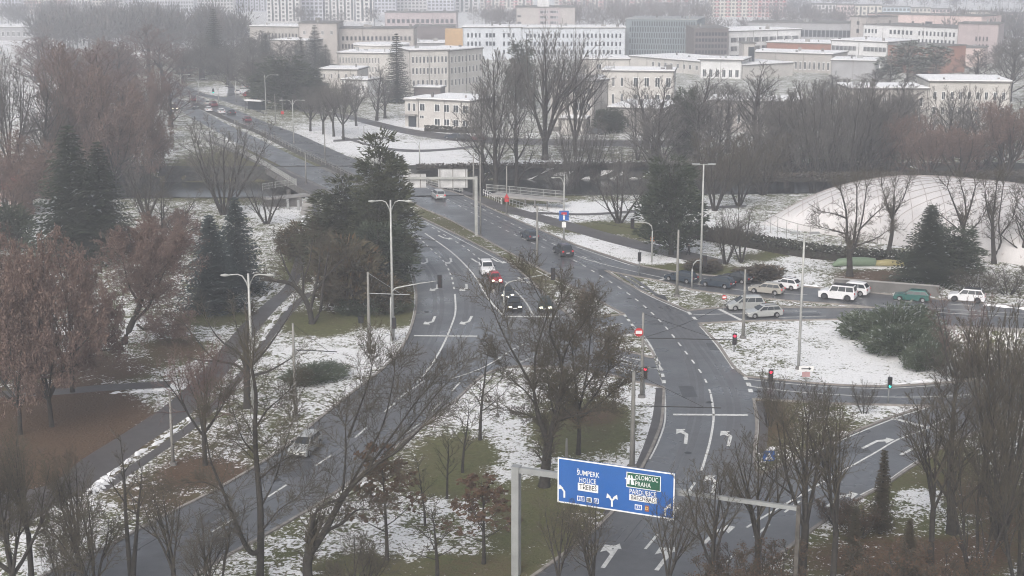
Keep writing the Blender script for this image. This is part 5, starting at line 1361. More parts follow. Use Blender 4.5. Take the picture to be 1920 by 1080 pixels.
def car_meshes(kind):
    if kind in CM: return CM[kind]
    L, W, H, wr, belt, hood, (xh, xw, xr, xb) = CARS[kind]
    fx, rx = .84, L-.86 if kind != 'sedan' else L-.98
    def arch(cx):
        return [(cx+(wr+.075)*math.cos(a), wr+(wr+.075)*math.sin(a)) for a in np.linspace(math.pi, 0, 8)]
    out = [(.03,.34),(.06,.22)] + [(fx-wr-.1,.20)] + arch(fx) + [(fx+wr+.1,.20),(rx-wr-.1,.20)] + arch(rx) + [(rx+wr+.1,.22),(L-.05,.26),(L,.42),(L-.01,.70),(L-.06,belt)]
    if kind == 'sedan': out += [(xb+.05,belt+.03)]
    out += [(xb-.1,belt+.01),(xh+.1,belt),(xh,belt-.015),(xh*.45,hood),(.16,hood-.12),(.03,hood-.26)]
    q = MB(); n = len(out); hw = W/2
    def inset(k):  # rounder ends towards the sides
        cx, cz = L/2, .6
        return [((x-cx)*(1-k*.030)+cx, max(.2, (z-cz)*(1-k*.055)+cz)) for x, z in out]
    rings = [(-hw,inset(1.6)),(-hw+.06,inset(.5)),(-hw+.22,inset(0)),(hw-.22,inset(0)),(hw-.06,inset(.5)),(hw,inset(1.6))]
    b = len(q.v)
    for y, P in rings: q.v += [(x,y,z) for x,z in P]
    for k in range(5):
        for i in range(n): j = (i+1)%n; q.f.append((b+k*n+j,b+k*n+i,b+(k+1)*n+i,b+(k+1)*n+j)); q.m.append(0)
    q.f.append(tuple(range(b,b+n))); q.m.append(0); q.f.append(tuple(range(b+6*n-1,b+5*n-1,-1))); q.m.append(0)
    # cabin: pillars and roof
    yb, yt = hw-.10, hw-.28
    xr2 = xb + (.02 if kind != 'sedan' else 0)
    cab = [(xh+.02,yb*.93,belt-.02),(xw,yt,H-.06),((xw+xr)/2,yt,H-.06),(xr,yt,H-.07),(xr2,yb*.95,belt-.02)]
    top = [(xw+.12,yt-.12,H),((xw+xr)/2,yt-.12,H+.015),(xr-.1,yt-.12,H-.01)]
    b = len(q.v); q.v += cab + [(x,-y,z) for x,y,z in cab] + top + [(x,-y,z) for x,y,z in top]
    c, d, t, u = b, b+5, b+10, b+13
    fs = [(c,c+1,c+2),(c,c+2,c+4),(c+2,c+3,c+4),(d+1,d,d+2),(d+2,d,d+4),(d+3,d+2,d+4),(c+1,c,d,d+1),(c+4,c+3,d+3,d+4),
          (c+1,t,t+1,c+2),(c+2,t+1,t+2,c+3),(t,u,u+1,t+1),(t+1,u+1,u+2,t+2),(u,d+1,d+2,u+1),(u+1,d+2,d+3,u+2),(c+1,d+1,u,t),(c+3,t+2,u+2,d+3)]
    fs = [f[::-1] for f in fs]
    q.f += fs; q.m += [0]*len(fs)
    body = q.mesh(kind+'_body', [M_WHITEP])
    parts = {}
    e = .018
    def lerp(a, b_, t_): return a+(b_-a)*t_
    # side glass as panes with pillars between
    npane = 3 if kind in ('wagon','mpv','suv','offroad') else 2
    def side(s, u0, u1):
        xa0, xa1 = lerp(xh+.02,xr2,0), lerp(xh+.02,xr2,1)
        P = []
        for uu, v in ((u0,.06),(u1,.06),(u1,.86),(u0,.86)):
            x = lerp(lerp(xh+.20,xr2-.14,uu), lerp(xw+.06,xr-.06,uu), v); y = lerp(yb*.94,yt,v)+.02; z = lerp(belt,H-.07,v)
            P.append((x,s*y,z))
        return P
    g_ = []
    for k in range(npane):
        g_.append((k/npane+.012, (k+1)/npane-.012))
    for s in (-1,1):
        for k, (a, b_) in enumerate(g_):
            q = MB(); P = side(s,a,b_); q.add(P, [(0,1,2,3) if s < 0 else (3,2,1,0)]); parts.setdefault('side_window', []).append(q.mesh('side_window', [M_CGLASS]))
    q = MB(); P = [(lerp(xh+.02,xw,t_), s*lerp(yb*.93,yt,t_)*.90, lerp(belt-.02,H-.06,t_)) for t_, s in ((.10,-1),(.10,1),(.92,1),(.92,-1))]
    q.add([(x-.02,y,z+.015) for x,y,z in P], [(3,2,1,0)]); parts['windscreen'] = [q.mesh('windscreen', [M_CGLASS])]
    q = MB(); P = [(lerp(xr2,xr,t_), s*lerp(yb*.95,yt,t_)*.86, lerp(belt-.02,H-.07,t_)) for t_, s in ((.16,-1),(.16,1),(.9,1),(.9,-1))]
    q.add([(x+.022,y,z+.01) for x,y,z in P], [(0,1,2,3)]); parts['rear_window'] = [q.mesh('rear_window', [M_CGLASS])]
    hz = hood-.20
    for s in (-1,1):
        q = MB(); q.box(.015,.24,min(s*(hw-.14),s*(hw-.50)),max(s*(hw-.14),s*(hw-.50)),hz-.09,hz+.07); parts.setdefault('headlight', []).append(q.mesh('headlight', [M_HL]))
        q = MB(); q.box(L-.16,L+.006,min(s*(hw-.09),s*(hw-.36)),max(s*(hw-.09),s*(hw-.36)),belt-.26,belt-.03); parts.setdefault('tail_light', []).append(q.mesh('tail_light', [M_TL]))
        q = MB(); q.box(xh+.28,xh+.44,min(s*(hw-.03),s*(hw+.15)),max(s*(hw-.03),s*(hw+.15)),belt+.02,belt+.17); parts.setdefault('mirror', []).append(q.mesh('mirror', [M_TRIM]))
    q = MB(); q.box(-.005,.05,-hw*.55,hw*.55,.40,.56); parts['grille'] = [q.mesh('grille', [M_TRIM])]
    q = MB(); q.box(.02,.1,-hw*.85,hw*.85,.23,.36); q.box(L-.09,L-.015,-hw*.85,hw*.85,.27,.42); parts['bumper'] = [q.mesh('bumper', [M_TRIM])]
    q = MB(); q.box(-.012,.03,-.26,.26,.44,.55); parts['front_plate'] = [q.mesh('front_plate', [M_PLATE])]
    q = MB(); q.box(L-.03,L+.012,-.26,.26,.62,.73); parts['rear_plate'] = [q.mesh('rear_plate', [M_PLATE])]
    ty = MB(); ty.tube([(0,-.11,0),(0,.11,0)], wr, 16); rm = MB(); rm.tube([(0,-.118,0),(0,-.08,0)], wr*.62, 10); 
    CM[kind] = (body, parts, (ty.mesh('tyre', [M_TYRE]), rm.mesh('rim', [M_RIM]), [(fx,-hw+.09),(fx,hw-.09),(rx,-hw+.09),(rx,hw-.09)], wr))
    return CM[kind]
PAINT = {'white':(.74,.74,.75),'red':(.36,.022,.035),'maroon':(.14,.03,.04),'black':(.012,.013,.016),'dark':(.040,.045,.052),'blue':(.048,.064,.085),'silver':(.46,.47,.46),'beige':(.42,.40,.36),'green':(.035,.13,.115),'grey':(.11,.12,.13),'darkgreen':(.03,.05,.05)}
def car(kind, colour, px, py, tx_, ty_, label, lit=False, simple=False, name='car', rims=None, roofc=None, tail=False, group='cars on the road', rack=False):
    """px, py: middle of the car on the ground; tx_, ty_: a point of the photograph it drives towards"""
    c = G(px, py); d = G(tx_, ty_)-c; th = math.atan2(d.y, d.x)+math.pi
    body, parts, (ty, rm, pos, wr) = car_meshes(kind); L, W, H = CARS[kind][:3]
    o = empty(name, (c.x, c.y, .045), th, label, 'car', group)
    off = Vector((-L/2,0,0))
    m = mat('car_paint_'+colour, PAINT[colour], .22, metal=.0 if colour in ('white','red') else .25)
    b = link('body', body, o, off); b.material_slots[0].link = 'OBJECT'; b.material_slots[0].material = m
    for nm, ms in parts.items():
        if simple and nm in ('mirror','grille','front_plate','rear_plate','bumper'): continue
        for me_ in ms:
            q = link(nm, me_, o, off)
            if nm == 'headlight' and lit: q.material_slots[0].link = 'OBJECT'; q.material_slots[0].material = M_HLON
            if nm == 'tail_light' and tail: q.material_slots[0].link = 'OBJECT'; q.material_slots[0].material = M_TLON
    for x, y in pos:
        wh = empty('wheel', off+Vector((x,y,wr))); wh.parent = o
        if y > 0: wh.rotation_euler = (0,0,math.pi)
        link('tyre', ty, wh); r_ = link('rim', rm, wh)
        if rims: r_.material_slots[0].link = 'OBJECT'; r_.material_slots[0].material = rims
    if roofc:
        xw, xr = CARS[kind][6][1:3]; q = MB(); q.box(xw+.1,xr-.05,-W/2+.32,W/2-.32,H+.0,H+.03); q.build('roof_panel', M_TRIM, o).location = off
    if rack:
        xw, xr = CARS[kind][6][1:3]
        for s in (-1,1):
            q = MB(); q.box(xw+.2,xr-.15,s*(W/2-.38)-.025,s*(W/2-.38)+.025,H,H+.07); q.build('roof_rail', M_TRIM, o).location = off
    return o
car('suv','white',913,512,930,545,'white car in the queue behind the red car')
car('old','red',928,530,945,560,'red car with lit headlights queueing behind the black car', lit=True)
car('sedan','dark',949,556,962,585,'dark car half hidden behind the signal mast in the queue', lit=True)
car('sedan','black',964,578,970,605,'black car with lit headlights waiting first at the stop line', lit=True)
car('hatch','darkgreen',1022,580,1025,606,'dark car waiting at the stop line behind bare branches', lit=True)
car('wagon','blue',993,448,965,432,'dark blue car driving away past the median pole')
car('suv','dark',1056,478,1030,462,'dark grey car driving away in the middle lanes', tail=True)
car('mpv','silver',822,372,808,362,'silver van driving away under the white gantry panels', tail=True)
car('wagon','silver',573,846,545,872,'silver car driving down the road past the bare park trees', lit=False)
car('wagon','blue',1277,528,1240,522,'dark blue car at the head of the turning queue')
car('wagon','blue',1346,538,1310,533,'dark blue estate car beside the leafy island in the turning queue', rack=True)
car('sedan','dark',1380,529,1345,524,'dark saloon behind the blue estate in the outer lane', rims=M_RIM)
car('wagon','beige',1437,550,1400,546,'beige estate car in the turning queue behind the wire pole', tail=True)
car('hatch','white',1474,541,1440,536,'white hatchback in the outer lane beside the kerb snow', rack=True)
car('offroad','white',1570,561,1530,557,'white off-road car with a black roof passing the barrier', rims=M_RIMD, roofc=True)
car('suv','white',1596,552,1560,548,'white car hidden behind the off-road car at the barrier')
car('wagon','green',1709,564,1670,561,'teal green estate car passing the grey barrier')
car('suv','white',1812,565,1775,562,'white sport utility car at the end of the cross road', roofc=True, rims=M_RIMD)
car('mpv','silver',1397,580,1360,581,'silver van first at the stop line of the cross road')
car('wagon','silver',1431,594,1395,596,'silver estate car beside the silver van at the stop line', rack=True)
FC = [ ('hatch','white',391,209,376,200,'small white car at the far junction'),('suv','maroon',400,200,385,193,'small red car at the far junction'),('hatch','silver',388,197,375,190,'tiny silver car in the haze at the far junction'),
 ('sedan','dark',434,215,415,206,'dark car crossing the bridge end behind bare twigs'),('wagon','maroon',463,228,440,217,'dark red car on the bridge behind bare twigs'),('hatch','maroon',362,190,352,184,'tiny red car before the hazy mast arm'),
 ('hatch','white',415,213,400,205,'white hatchback with dark windows at the bridge end'),('suv','black',326,207,345,220,'black car coming out of the russet trees with lit lamps'),
 ('hatch','grey',366,203,380,212,'pale grey car coming towards the bridge'),
 ('sedan','dark',869,263,850,262,'dark parked car by the hospital street'),('sedan','blue',851,261,835,260,'dark blue parked car by the hospital street'),('hatch','maroon',896,264,880,263,'red parked car by the hospital street'),
 ('wagon','grey',1117,252,1100,251,'grey parked car beside the garage with snow roof'),('mpv','white',445,176,440,170,'white van at the bus stop'),('hatch','red',462,181,450,176,'bright red car at the bus stop'),('hatch','silver',455,166,450,160,'silver car behind the bus stop lamp'),
 ('sedan','blue',476,190,466,184,'blue car beside the bus shelter'),('hatch','white',484,178,476,172,'white parked car behind the bus shelter'),('wagon','grey',467,166,460,160,'grey parked car in the row beyond the bus stop'),('sedan','silver',500,194,490,188,'silver parked car near the lamp with a long arm'),
 ('hatch','white',1405,190,1395,190,'white snow covered car in the hospital car park'),('hatch','white',1424,195,1414,195,'snow covered car beside the white one in the car park'),('hatch','silver',1446,197,1436,197,'silver snow covered car in the middle of the car park'),('sedan','white',1466,199,1456,199,'snow covered saloon at the end of the car park'),('sedan','maroon',1432,187,1422,187,'red car among snow covered cars in the car park')]
for k, c_, x, y, a, b, lb in FC: car(k, c_, x, y, a, b, lb, simple=True, lit=(y == 207), group='far cars beyond the bridge')
HAZE = 0.00076
# ------------------------------------------------------------------ vegetation
RU = [M_TWIGR, M_LEAFR]; GR = [M_TWIGG, M_LEAFB]; BR = [M_TWIG, M_LEAFB]; OR = [M_TWIGR, M_LEAFO]
BT = 'bare_tree'

LVB = ((12,.75,.66),(10,.8,.58),(8,.8,.55))
custom_tree(BT,'big dark bare tree standing on the snow beside the blue sign',(1020,912),[
 (21,15,[(1020,912),(1024,870),(1028,828)]),
 (12,5,[(1027,826),(1013,790),(1005,757),(1001,730)]),(6,1.5,[(1001,732),(980,694),(963,665),(948,638),(933,607),(918,570)]),(5,1.5,[(1001,730),(1003,702),(1004,671),(1015,630),(1027,590),(1010,560),(995,530)]),
 (14,8,[(1029,832),(1036,800),(1044,765),(1048,740)]),(7,2,[(1048,742),(1054,702),(1048,661),(1038,640),(1030,613),(1036,587),(1050,555)]),(4,1.5,[(1050,690),(1070,637),(1090,613),(1103,590)]),
 (5,1.2,[(1036,800),(1050,788),(1090,775),(1120,768)]),(4.5,1.2,[(1013,790),(986,777),(962,772)]),(4,1.2,[(1005,760),(985,735),(960,715),(940,690)]),(4,1.2,[(1044,765),(1066,720),(1092,690),(1120,665)]),(4,1.2,[(1040,785),(1032,745),(1025,700)])],
 LVB,tw=.019,seed=5,spreadlen=.6)
custom_tree(BT,'large bare tree with a limb arching over the road',(578,1092),[
 (20,16,[(578,1092),(576,1060),(580,1035)]),(14,3,[(580,1040),(606,1000),(640,936),(660,907),(690,877),(720,853),(750,833),(795,788)]),
 (9,2,[(581,1036),(584,1000),(592,960),(612,938),(642,922),(650,870),(653,820),(653,785)]),(9,2,[(590,1020),(614,994),(642,979),(668,954),(692,950)]),
 (5,1.4,[(642,936),(690,850),(720,790),(735,730),(742,690)]),(5,1.4,[(690,877),(740,810),(775,760),(800,730)]),(4,1.2,[(720,853),(770,800),(820,740),(845,715)]),
 (5,1.3,[(653,820),(672,770),(690,720),(700,680)])],
 LVB,tw=.014,seed=8,spreadlen=.7)
custom_tree(BT,'tall bare tree with a long straight trunk beside the lower road',(487,1096),[
 (15,5,[(487,1096),(489,1010),(488,953),(484,900),(480,853),(478,800),(480,740),(472,690)]),(12,2,[(489,1030),(475,1035),(460,1013),(445,970),(433,937),(416,890),(402,850),(394,795)]),
 (4,1.2,[(479,803),(500,770),(522,752),(540,735)]),(4,1.2,[(488,953),(515,900),(530,850),(545,800)]),(4,1.2,[(484,900),(520,870),(556,850)]),(4,1.2,[(433,937),(415,920),(385,905),(350,905)]),(4,1.2,[(480,853),(455,820),(440,770)]),(4,1.2,[(488,1000),(520,960),(550,940)])],
 LVB,tw=.014,seed=12,spreadlen=.6)
custom_tree(BT,'dark bare tree with spreading limbs beside the park lamp',(463,765),[
 (14,8,[(463,765),(463,717),(462,677),(461,640),(464,600)]),(7,1.6,[(464,708),(485,701),(505,695),(528,682),(549,669)]),(6,1.4,[(463,695),(482,675),(500,654),(523,622),(546,585)]),
 (6,1.4,[(462,700),(450,667),(417,643),(400,625),(388,606)]),(6,1.3,[(461,700),(440,685),(400,677),(367,643),(340,612)]),(4,1.2,[(462,660),(448,630),(440,600)]),(4,1.2,[(400,677),(375,675),(350,668)])],
 ((7,.75,.5),(6,.8,.5),(5,.8,.5)),tw=.014,seed=3,spreadlen=.5)
custom_tree('russet_tree','leaning tree with a dense russet crown beside the blue spruce',(230,645),[
 (13,7,[(230,645),(247,607),(260,577),(272,540),(280,500)]),(7,2,[(249,603),(277,577),(292,545),(312,500)]),(5,1.5,[(257,608),(273,617),(300,609),(328,608)]),(5,1.5,[(262,570),(245,540),(235,500),(230,470)]),(5,1.5,[(272,540),(300,510),(325,480),(335,460)]),(5,1.5,[(275,520),(270,480),(275,450)])],
 ((17,.9,.75),(12,.9,.6),(8,.8,.55)),tw=.020,crown=RU,seed=6,leaf=.9,leaf_s=.085,spreadlen=.8,jit=.5)
custom_tree(BT,'bare tree with several black stems beside the footpath fork',(585,607),[
 (11,7,[(585,607),(580,580),(567,553),(547,533),(520,527)]),(7,2,[(581,584),(590,545),(597,515),(600,478)]),(7,2,[(588,604),(601,582),(605,547),(612,500),(618,470)]),(5,1.5,[(568,555),(567,510),(560,468)]),(5,1.5,[(560,545),(535,500),(525,465)]),(4,1.5,[(590,545),(620,510),(650,480)]),(4,1.5,[(567,530),(580,490),(585,450)])],
 ((7,.8,.6),(7,.8,.5),(6,.8,.5)),tw=.018,seed=9,crown=BR,spreadlen=.7)
custom_tree(BT,'bare tree with a twin trunk before the white dome',(1593,518),[
 (13,9,[(1593,518),(1593,490),(1593,468)]),(7,2,[(1592,470),(1589,444),(1587,396),(1578,360)]),(6,2,[(1594,470),(1600,456),(1607,408),(1608,355)]),(5,1.6,[(1595,468),(1603,459),(1617,406),(1624,352)]),(4,1.2,[(1596,470),(1607,461),(1641,449),(1664,434)]),(3.5,1.2,[(1588,410),(1570,402),(1545,396)]),(3.5,1.2,[(1589,440),(1565,432),(1540,425)]),(3.5,1.2,[(1612,430),(1635,405),(1655,385)])],
 ((10,.75,.6),(8,.8,.55),(6,.8,.5)),tw=.020,seed=14,spreadlen=.5)
custom_tree(BT,'slender bare tree rising close to the dome wall',(1665,476),[
 (9,6,[(1665,476),(1672,440),(1674,410)]),(5,1.5,[(1673,420),(1675,390),(1675,352)]),(4,1.4,[(1674,410),(1665,385),(1655,350)]),(4,1.4,[(1674,405),(1692,373),(1700,345)])],
 ((10,.75,.6),(8,.8,.55),(6,.8,.5)),tw=.020,seed=15,spreadlen=.5)
belt = []
rb = random.Random(77)
for i in range(34):
    x = rb.uniform(1420,1910) if i < 26 else rb.uniform(1180,1420); y = rb.uniform(276,328); belt.append((x, y, y-rb.uniform(85,140), rb.uniform(80,125)))
for x, y, t, w in belt:
    plant(rb.choice(('dense_grey','vase_dense','upright','dense_grey')), x, y, t, w, BT, 'grey bare tree of the dense misty belt between the river and the clinics', group='trees of the dense belt beyond the river', crown=GR)
for i in range(9):
    x = rb.uniform(1280,1600); y = rb.uniform(205,250); plant('dense_grey', x, y, y-rb.uniform(55,85), rb.uniform(50,75), BT, 'grey bare tree standing among the low clinic roofs', group='trees among the low clinic buildings', crown=GR)
for i in range(26):
    x = rb.uniform(300,560); y = rb.uniform(120,190); x = min(x, 560-(190-y)*0); 
    if x < 420 and y > 160: continue
    plant('dense_grey', x, y, y-rb.uniform(50,75), rb.uniform(55,85), 'hazy_tree', 'dark hazy tree of the grove behind the far lamps', group='trees of the dark grove behind the far lamps', crown=[M_BARKG, M_LEAFB])
for i in range(20):
    x = rb.uniform(60,330); y = rb.uniform(150,330); 
    plant(rb.choice(('dense_grey','rusty','dense_grey')), x, y, y-rb.uniform(95,140)*(.6+y/800), rb.uniform(90,130), 'hazy_tree', 'hazy grey brown tree of the wood beside the meadow', group='trees of the hazy wood beside the meadow', crown=[M_TWIGR, M_LEAFR])
M_OLV = mat('leaf_olive_brown', (.105,.078,.038), .9, 0, .8, col2=(.075,.058,.032))
custom_tree(BT,'tree with clinging brown leaves behind the big bare tree',(1084,852),[
 (9,6,[(1084,852),(1086,810),(1084,770)]),(5,2,[(1084,775),(1062,730),(1040,690)]),(5,2,[(1085,772),(1078,710),(1072,650)]),(5,2,[(1085,770),(1100,710),(1108,640)]),(5,2,[(1086,775),(1118,735),(1140,690)]),(4,2,[(1086,785),(1120,760),(1150,730)]),(4,2,[(1083,790),(1055,765),(1035,740)]),(4,2,[(1095,730),(1120,690),(1138,650)])],
 ((9,.85,.6),(8,.85,.6),(6,.8,.55)),tw=.018,seed=21,crown=[M_TWIG,M_OLV],leaf=.9,leaf_s=.085,spreadlen=.75,jit=.6)
plant('young',900,825,628,95,BT,'young bare tree on the snowy island beside the dashed lane')
plant('young',867,886,742,80,BT,'slim young bare tree between the two green patches')
plant('young',838,935,790,70,BT,'thin young bare tree above the lower green patch')
plant('young_rust',725,1050,838,120,'rust_leaved_tree','young tree with rust brown leaves beside the curved limb',crown=OR)
plant('young_rust',906,1057,898,118,'rust_leaved_tree','young tree with rust brown leaves before the gantry column',crown=OR)
plant('young',820,1092,930,120,BT,'young bare tree between the two rust leaved trees')
plant('young',797,985,850,70,BT,'thin sapling behind the rust leaved tree')
plant('pollard',247,1095,815,125,BT,'pollarded twin trunk tree at the lower road edge',crown=BR)
plant('thin_forked',150,1120,850,150,BT,'thin bare tree on the snow left of the pollarded tree',crown=BR)
plant('thin_forked',60,1100,800,150,BT,'thin bare tree at the corner by the footpath',crown=BR)
plant('thin_forked',330,1150,900,140,BT,'thin bare tree between the pollarded tree and the road',crown=BR)
plant('thicket',20,1110,900,130,'thicket','tangle of bare stems at the picture corner below the path','shrub',crown=BR) if False else None
for x, y, t, w, lb in [(28,1150,850,210,'dark twigged tree rising from below at the corner of the path'),(185,1175,920,170,'bushy bare tree on the snow before the pollarded tree'),(395,1165,955,160,'low bare crown over the lower road'),(665,1190,1000,150,'bare crown at the bottom beside the arching limb')]:
    plant(rnd.choice(('spreading','spreading_b','big_limbed')),x,y,t,w,BT,lb,group='bare trees below the footpath',crown=BR)
plant('thicket',120,1105,930,110,'thicket','tangle of bare stems on the snow below the footpath','shrub',crown=BR)
plant('spreading_b',385,872,632,130,BT,'brown stemmed tree with a russet crown beside the weathered pole',crown=[M_TWIGR,M_LEAFB])
for x, y, t, w, lb in [(97,800,452,215,'broad russet tree with several trunks over the brown leaf litter'),(38,815,470,200,'russet tree at the picture edge over the leaf litter'),(136,735,440,200,'russet tree behind the leaf litter near the narrow path'),(10,720,430,190,'tall russet tree behind the one at the edge')]:
    plant('rusty',x,y,t,w,'russet_tree',lb,group='russet trees in the park',crown=RU)
plant('blue_spruce',400,582,405,108,'spruce','blue green spruce standing on the round bed beside the path')
plant('blue_spruce',447,548,372,92,'spruce','blue green spruce behind the one on the round bed')
plant('wide_spruce',143,492,238,150,'spruce','tall dark spruce beside the pale house')
plant('wide_spruce',195,478,268,110,'spruce','dark spruce just behind the tallest one by the house')
plant('yew',652,585,450,110,'shrub','olive brown leafy shrub tree below the dark pine','shrub')
plant('yew',560,490,420,70,'shrub','olive brown bush beside the footpath below the landing','shrub')
plant('pine',716,520,256,108,'pine_tree','large dark pine rising in front of the bridge')
plant('pine',650,510,335,140,'pine_tree','lower dark pine beside the stair landing')
plant('dark_conifer',712,545,420,110,'pine_tree','dark pine at the kerb behind the double armed lamp')
plant('ground_juniper',592,712,684,118,'low_shrub','low dark juniper mat on the snow near the road','shrub')
plant('yew',722,585,520,85,'shrub','dark rounded bush at the foot of the lamp','shrub')
plant('ground_juniper',700,585,545,110,'low_shrub','dark ground covering bush behind the wire pole','shrub')
plant('round_evergreen',22,470,385,75,'shrub','olive bush in front of the pale house','shrub')
plant('vase_dense',420,402,222,140,BT,'tall bare tree on the near river bank before the bridge',crown=GR)
plant('vase',275,408,285,110,BT,'bare tree with forked stems on the river bank below the russet trees',crown=GR)
plant('vase',305,470,345,130,BT,'bare tree between the big spruce and the blue spruces',crown=BR)
plant('vase',500,420,330,100,BT,'sparse bare tree beside the stair landing',crown=GR)
plant('weeping_rust',338,470,395,90,'russet_tree','small russet tree behind the blue spruces',crown=RU)
plant('weeping_rust',250,480,425,80,'russet_tree','small russet tree below the dark spruce',crown=RU)
plant('spreading',22,350,85,115,BT,'tall hazy bare tree at the picture edge in the meadow',crown=GR)
plant('upright',82,345,125,95,BT,'hazy bare tree in the meadow beside the russet wood',crown=GR)
for i, (x, y, t, w) in enumerate([(150,330,95,150),(215,335,140,150),(262,322,180,120),(190,300,85,140),(120,300,80,130),(60,400,250,150),(20,430,300,120),(285,265,130,90)]):
    lb = ['russet tree behind the tall spruce','broad russet tree above the snowy river bank','russet tree next to the end of the bridge','hazy russet tree in the middle of the wood','hazy grey russet tree at the meadow edge','russet tree before the pale house','low russet tree at the picture edge by the house','russet tree beside the far lamps'][i]
    plant('rusty' if i not in (3,4) else 'dense_grey',x,y,t,w,'russet_tree',lb,group='russet trees beyond the park',crown=RU if i not in (3,4) else [M_TWIGR,M_LEAFR])
for x, y, t, w, lb in [(582,246,160,62,'street tree nearest the bridge end in the snowy park'),(606,252,158,60,'street tree second from the bridge end in the snowy park'),(626,256,150,64,'street tree in the middle of the snowy park row'),(644,262,146,66,'street tree beside the park path in the snowy park'),(668,236,140,66,'street tree nearest the hospital street in the row')]:
    plant('spreading_b',x,y,t,w,'street_tree',lb,group='bare street trees in the snowy park',crown=GR)
plant('upright',706,226,118,58,BT,'bare tree in front of the clinic wing',crown=GR)
plant('upright',722,222,128,50,BT,'bare tree beside the tall spruce by the pavilion',crown=GR)
plant('fan',1022,300,42,195,BT,'huge fan shaped bare tree rising before the white ward',crown=GR)
plant('fan',1078,292,70,120,BT,'second fan shaped bare tree behind the huge one',crown=GR)
for x, y, t, w, k, lb in [(932,330,92,112,'dense_grey','dense grey tree beside the small cream pavilion'),(905,318,150,80,'dense_grey','dense grey tree closest to the pavilion wall'),(968,322,110,90,'dense_grey','dense grey tree between the pavilion and the fan tree'),(1075,318,200,80,'vase_dense','low dense bare tree under the fan shaped trees'),(1115,312,225,60,'vase_dense','small bare tree below the three storey clinic'),
     (1228,302,140,95,'upright','tall bare tree beside the garage'),(1195,300,170,70,'vase','slim bare tree near the snowy garage roof'),(1306,306,130,110,'upright','tall bare tree with leaning branches behind the light mast'),(1335,300,150,80,'vase','forked bare tree beside the depot'),(1418,290,118,120,'upright','dark trunked bare tree standing on the snowy river bank'),
     (1480,325,165,110,'dense_grey','dense brown grey tree above the dome'),(1530,335,150,120,'vase_dense','many stemmed tree on the river bank above the dome'),(1580,330,145,130,'vase_dense','broad many stemmed tree above the dome roof'),(1625,322,150,110,'dense_grey','dense grey tree beside the snow roofed wing'),(1660,300,170,90,'vase_dense','grey tree before the school wing'),
     (1780,300,170,90,'upright','bare tree in front of the grey school'),(1850,310,160,90,'upright','bare tree beside the end of the school'),(1745,300,200,70,'upright','slim bare tree before the school windows')]:
    plant(k,x,y,t,w,BT,lb,group='bare trees beyond the river',crown=GR)
for x, y, t, w, lb in [(1690,322,212,90,'rust coloured tree beyond the dome'),(1740,335,240,100,'rust tinged tree behind the dome top'),(1800,338,235,110,'brown russet tree behind the dome'),(1890,335,190,120,'russet tree at the picture edge behind the dome')]:
    plant('half_leaved',x,y,t,w,'russet_tree',lb,group='russet trees behind the dome',crown=[M_TWIGR,M_LEAFR])
plant('dark_conifer',1282,298,168,52,'thuja','dark upright conifer beyond the river beside the tall bare tree')
plant('round_evergreen',1143,250,203,52,'shrub','round dark clipped bush before the garage','shrub')
plant('dark_conifer',978,205,78,50,'conifer','dark conifer behind the fan shaped tree')
plant('spruce',745,192,64,52,'spruce','tall slender spruce before the clinic wing')
plant('spruce',716,112,54,24,'spruce','small dark spruce in front of the long tan wing')
plant('spruce',592,140,48,44,'spruce','tall dark spruce before the grey cream wing')
plant('spruce',566,150,70,44,'spruce','dark spruce leaning on the grey cream wing')
plant('spruce',612,150,84,40,'spruce','dark spruce beside the ward block')
plant('spruce',405,140,18,46,'spruce','tallest hazy spruce above the dark wood')
plant('spruce',500,140,66,40,'spruce','hazy spruce at the end of the hospital wing')
for x, y, t, w, lb in [(540,205,108,92,'dark evergreen mass behind the bus stop lamp'),(575,200,130,70,'dark evergreen beside the street trees'),(505,190,120,70,'dark evergreen at the far junction corner')]:
    plant('dark_conifer',x,y,t,w,'conifer',lb)
for x, y, t, w, lb in [(380,150,75,90,'hazy dark tree above the far lamps'),(335,140,80,80,'hazy dark tree left of the tallest spruce'),(430,150,85,80,'hazy dark tree behind the junction lamp'),(465,155,100,70,'hazy grey tree before the hospital wing')]:
    plant('dense_grey',x,y,t,w,'hazy_tree',lb,'tree','hazy trees beyond the far junction',crown=GR)
for x, y, t, w, lb in [(1700,172,78,62,'snow dusted pine before the main hospital'),(1752,168,84,56,'snow dusted pine with a bright top'),(1668,172,104,56,'dark pine beside the brick wing')]:
    plant('snowy_pine',x,y,t,w,'pine_tree',lb,group='snow dusted pines before the hospital')
for x, y, t, w, lb in [(1640,190,130,90,'grey tree below the brick wing'),(1730,190,128,100,'grey tree below the snowy pines'),(1830,180,92,110,'misty tree beside the end block'),(1890,190,84,110,'misty tree at the picture edge by the hospital'),(1560,190,140,80,'grey tree beside the storage hall'),(1900,150,70,90,'misty tree behind the hospital end block')]:
    plant('dense_grey',x,y,t,w,'hazy_tree',lb,'tree','misty trees before the main hospital',crown=GR)
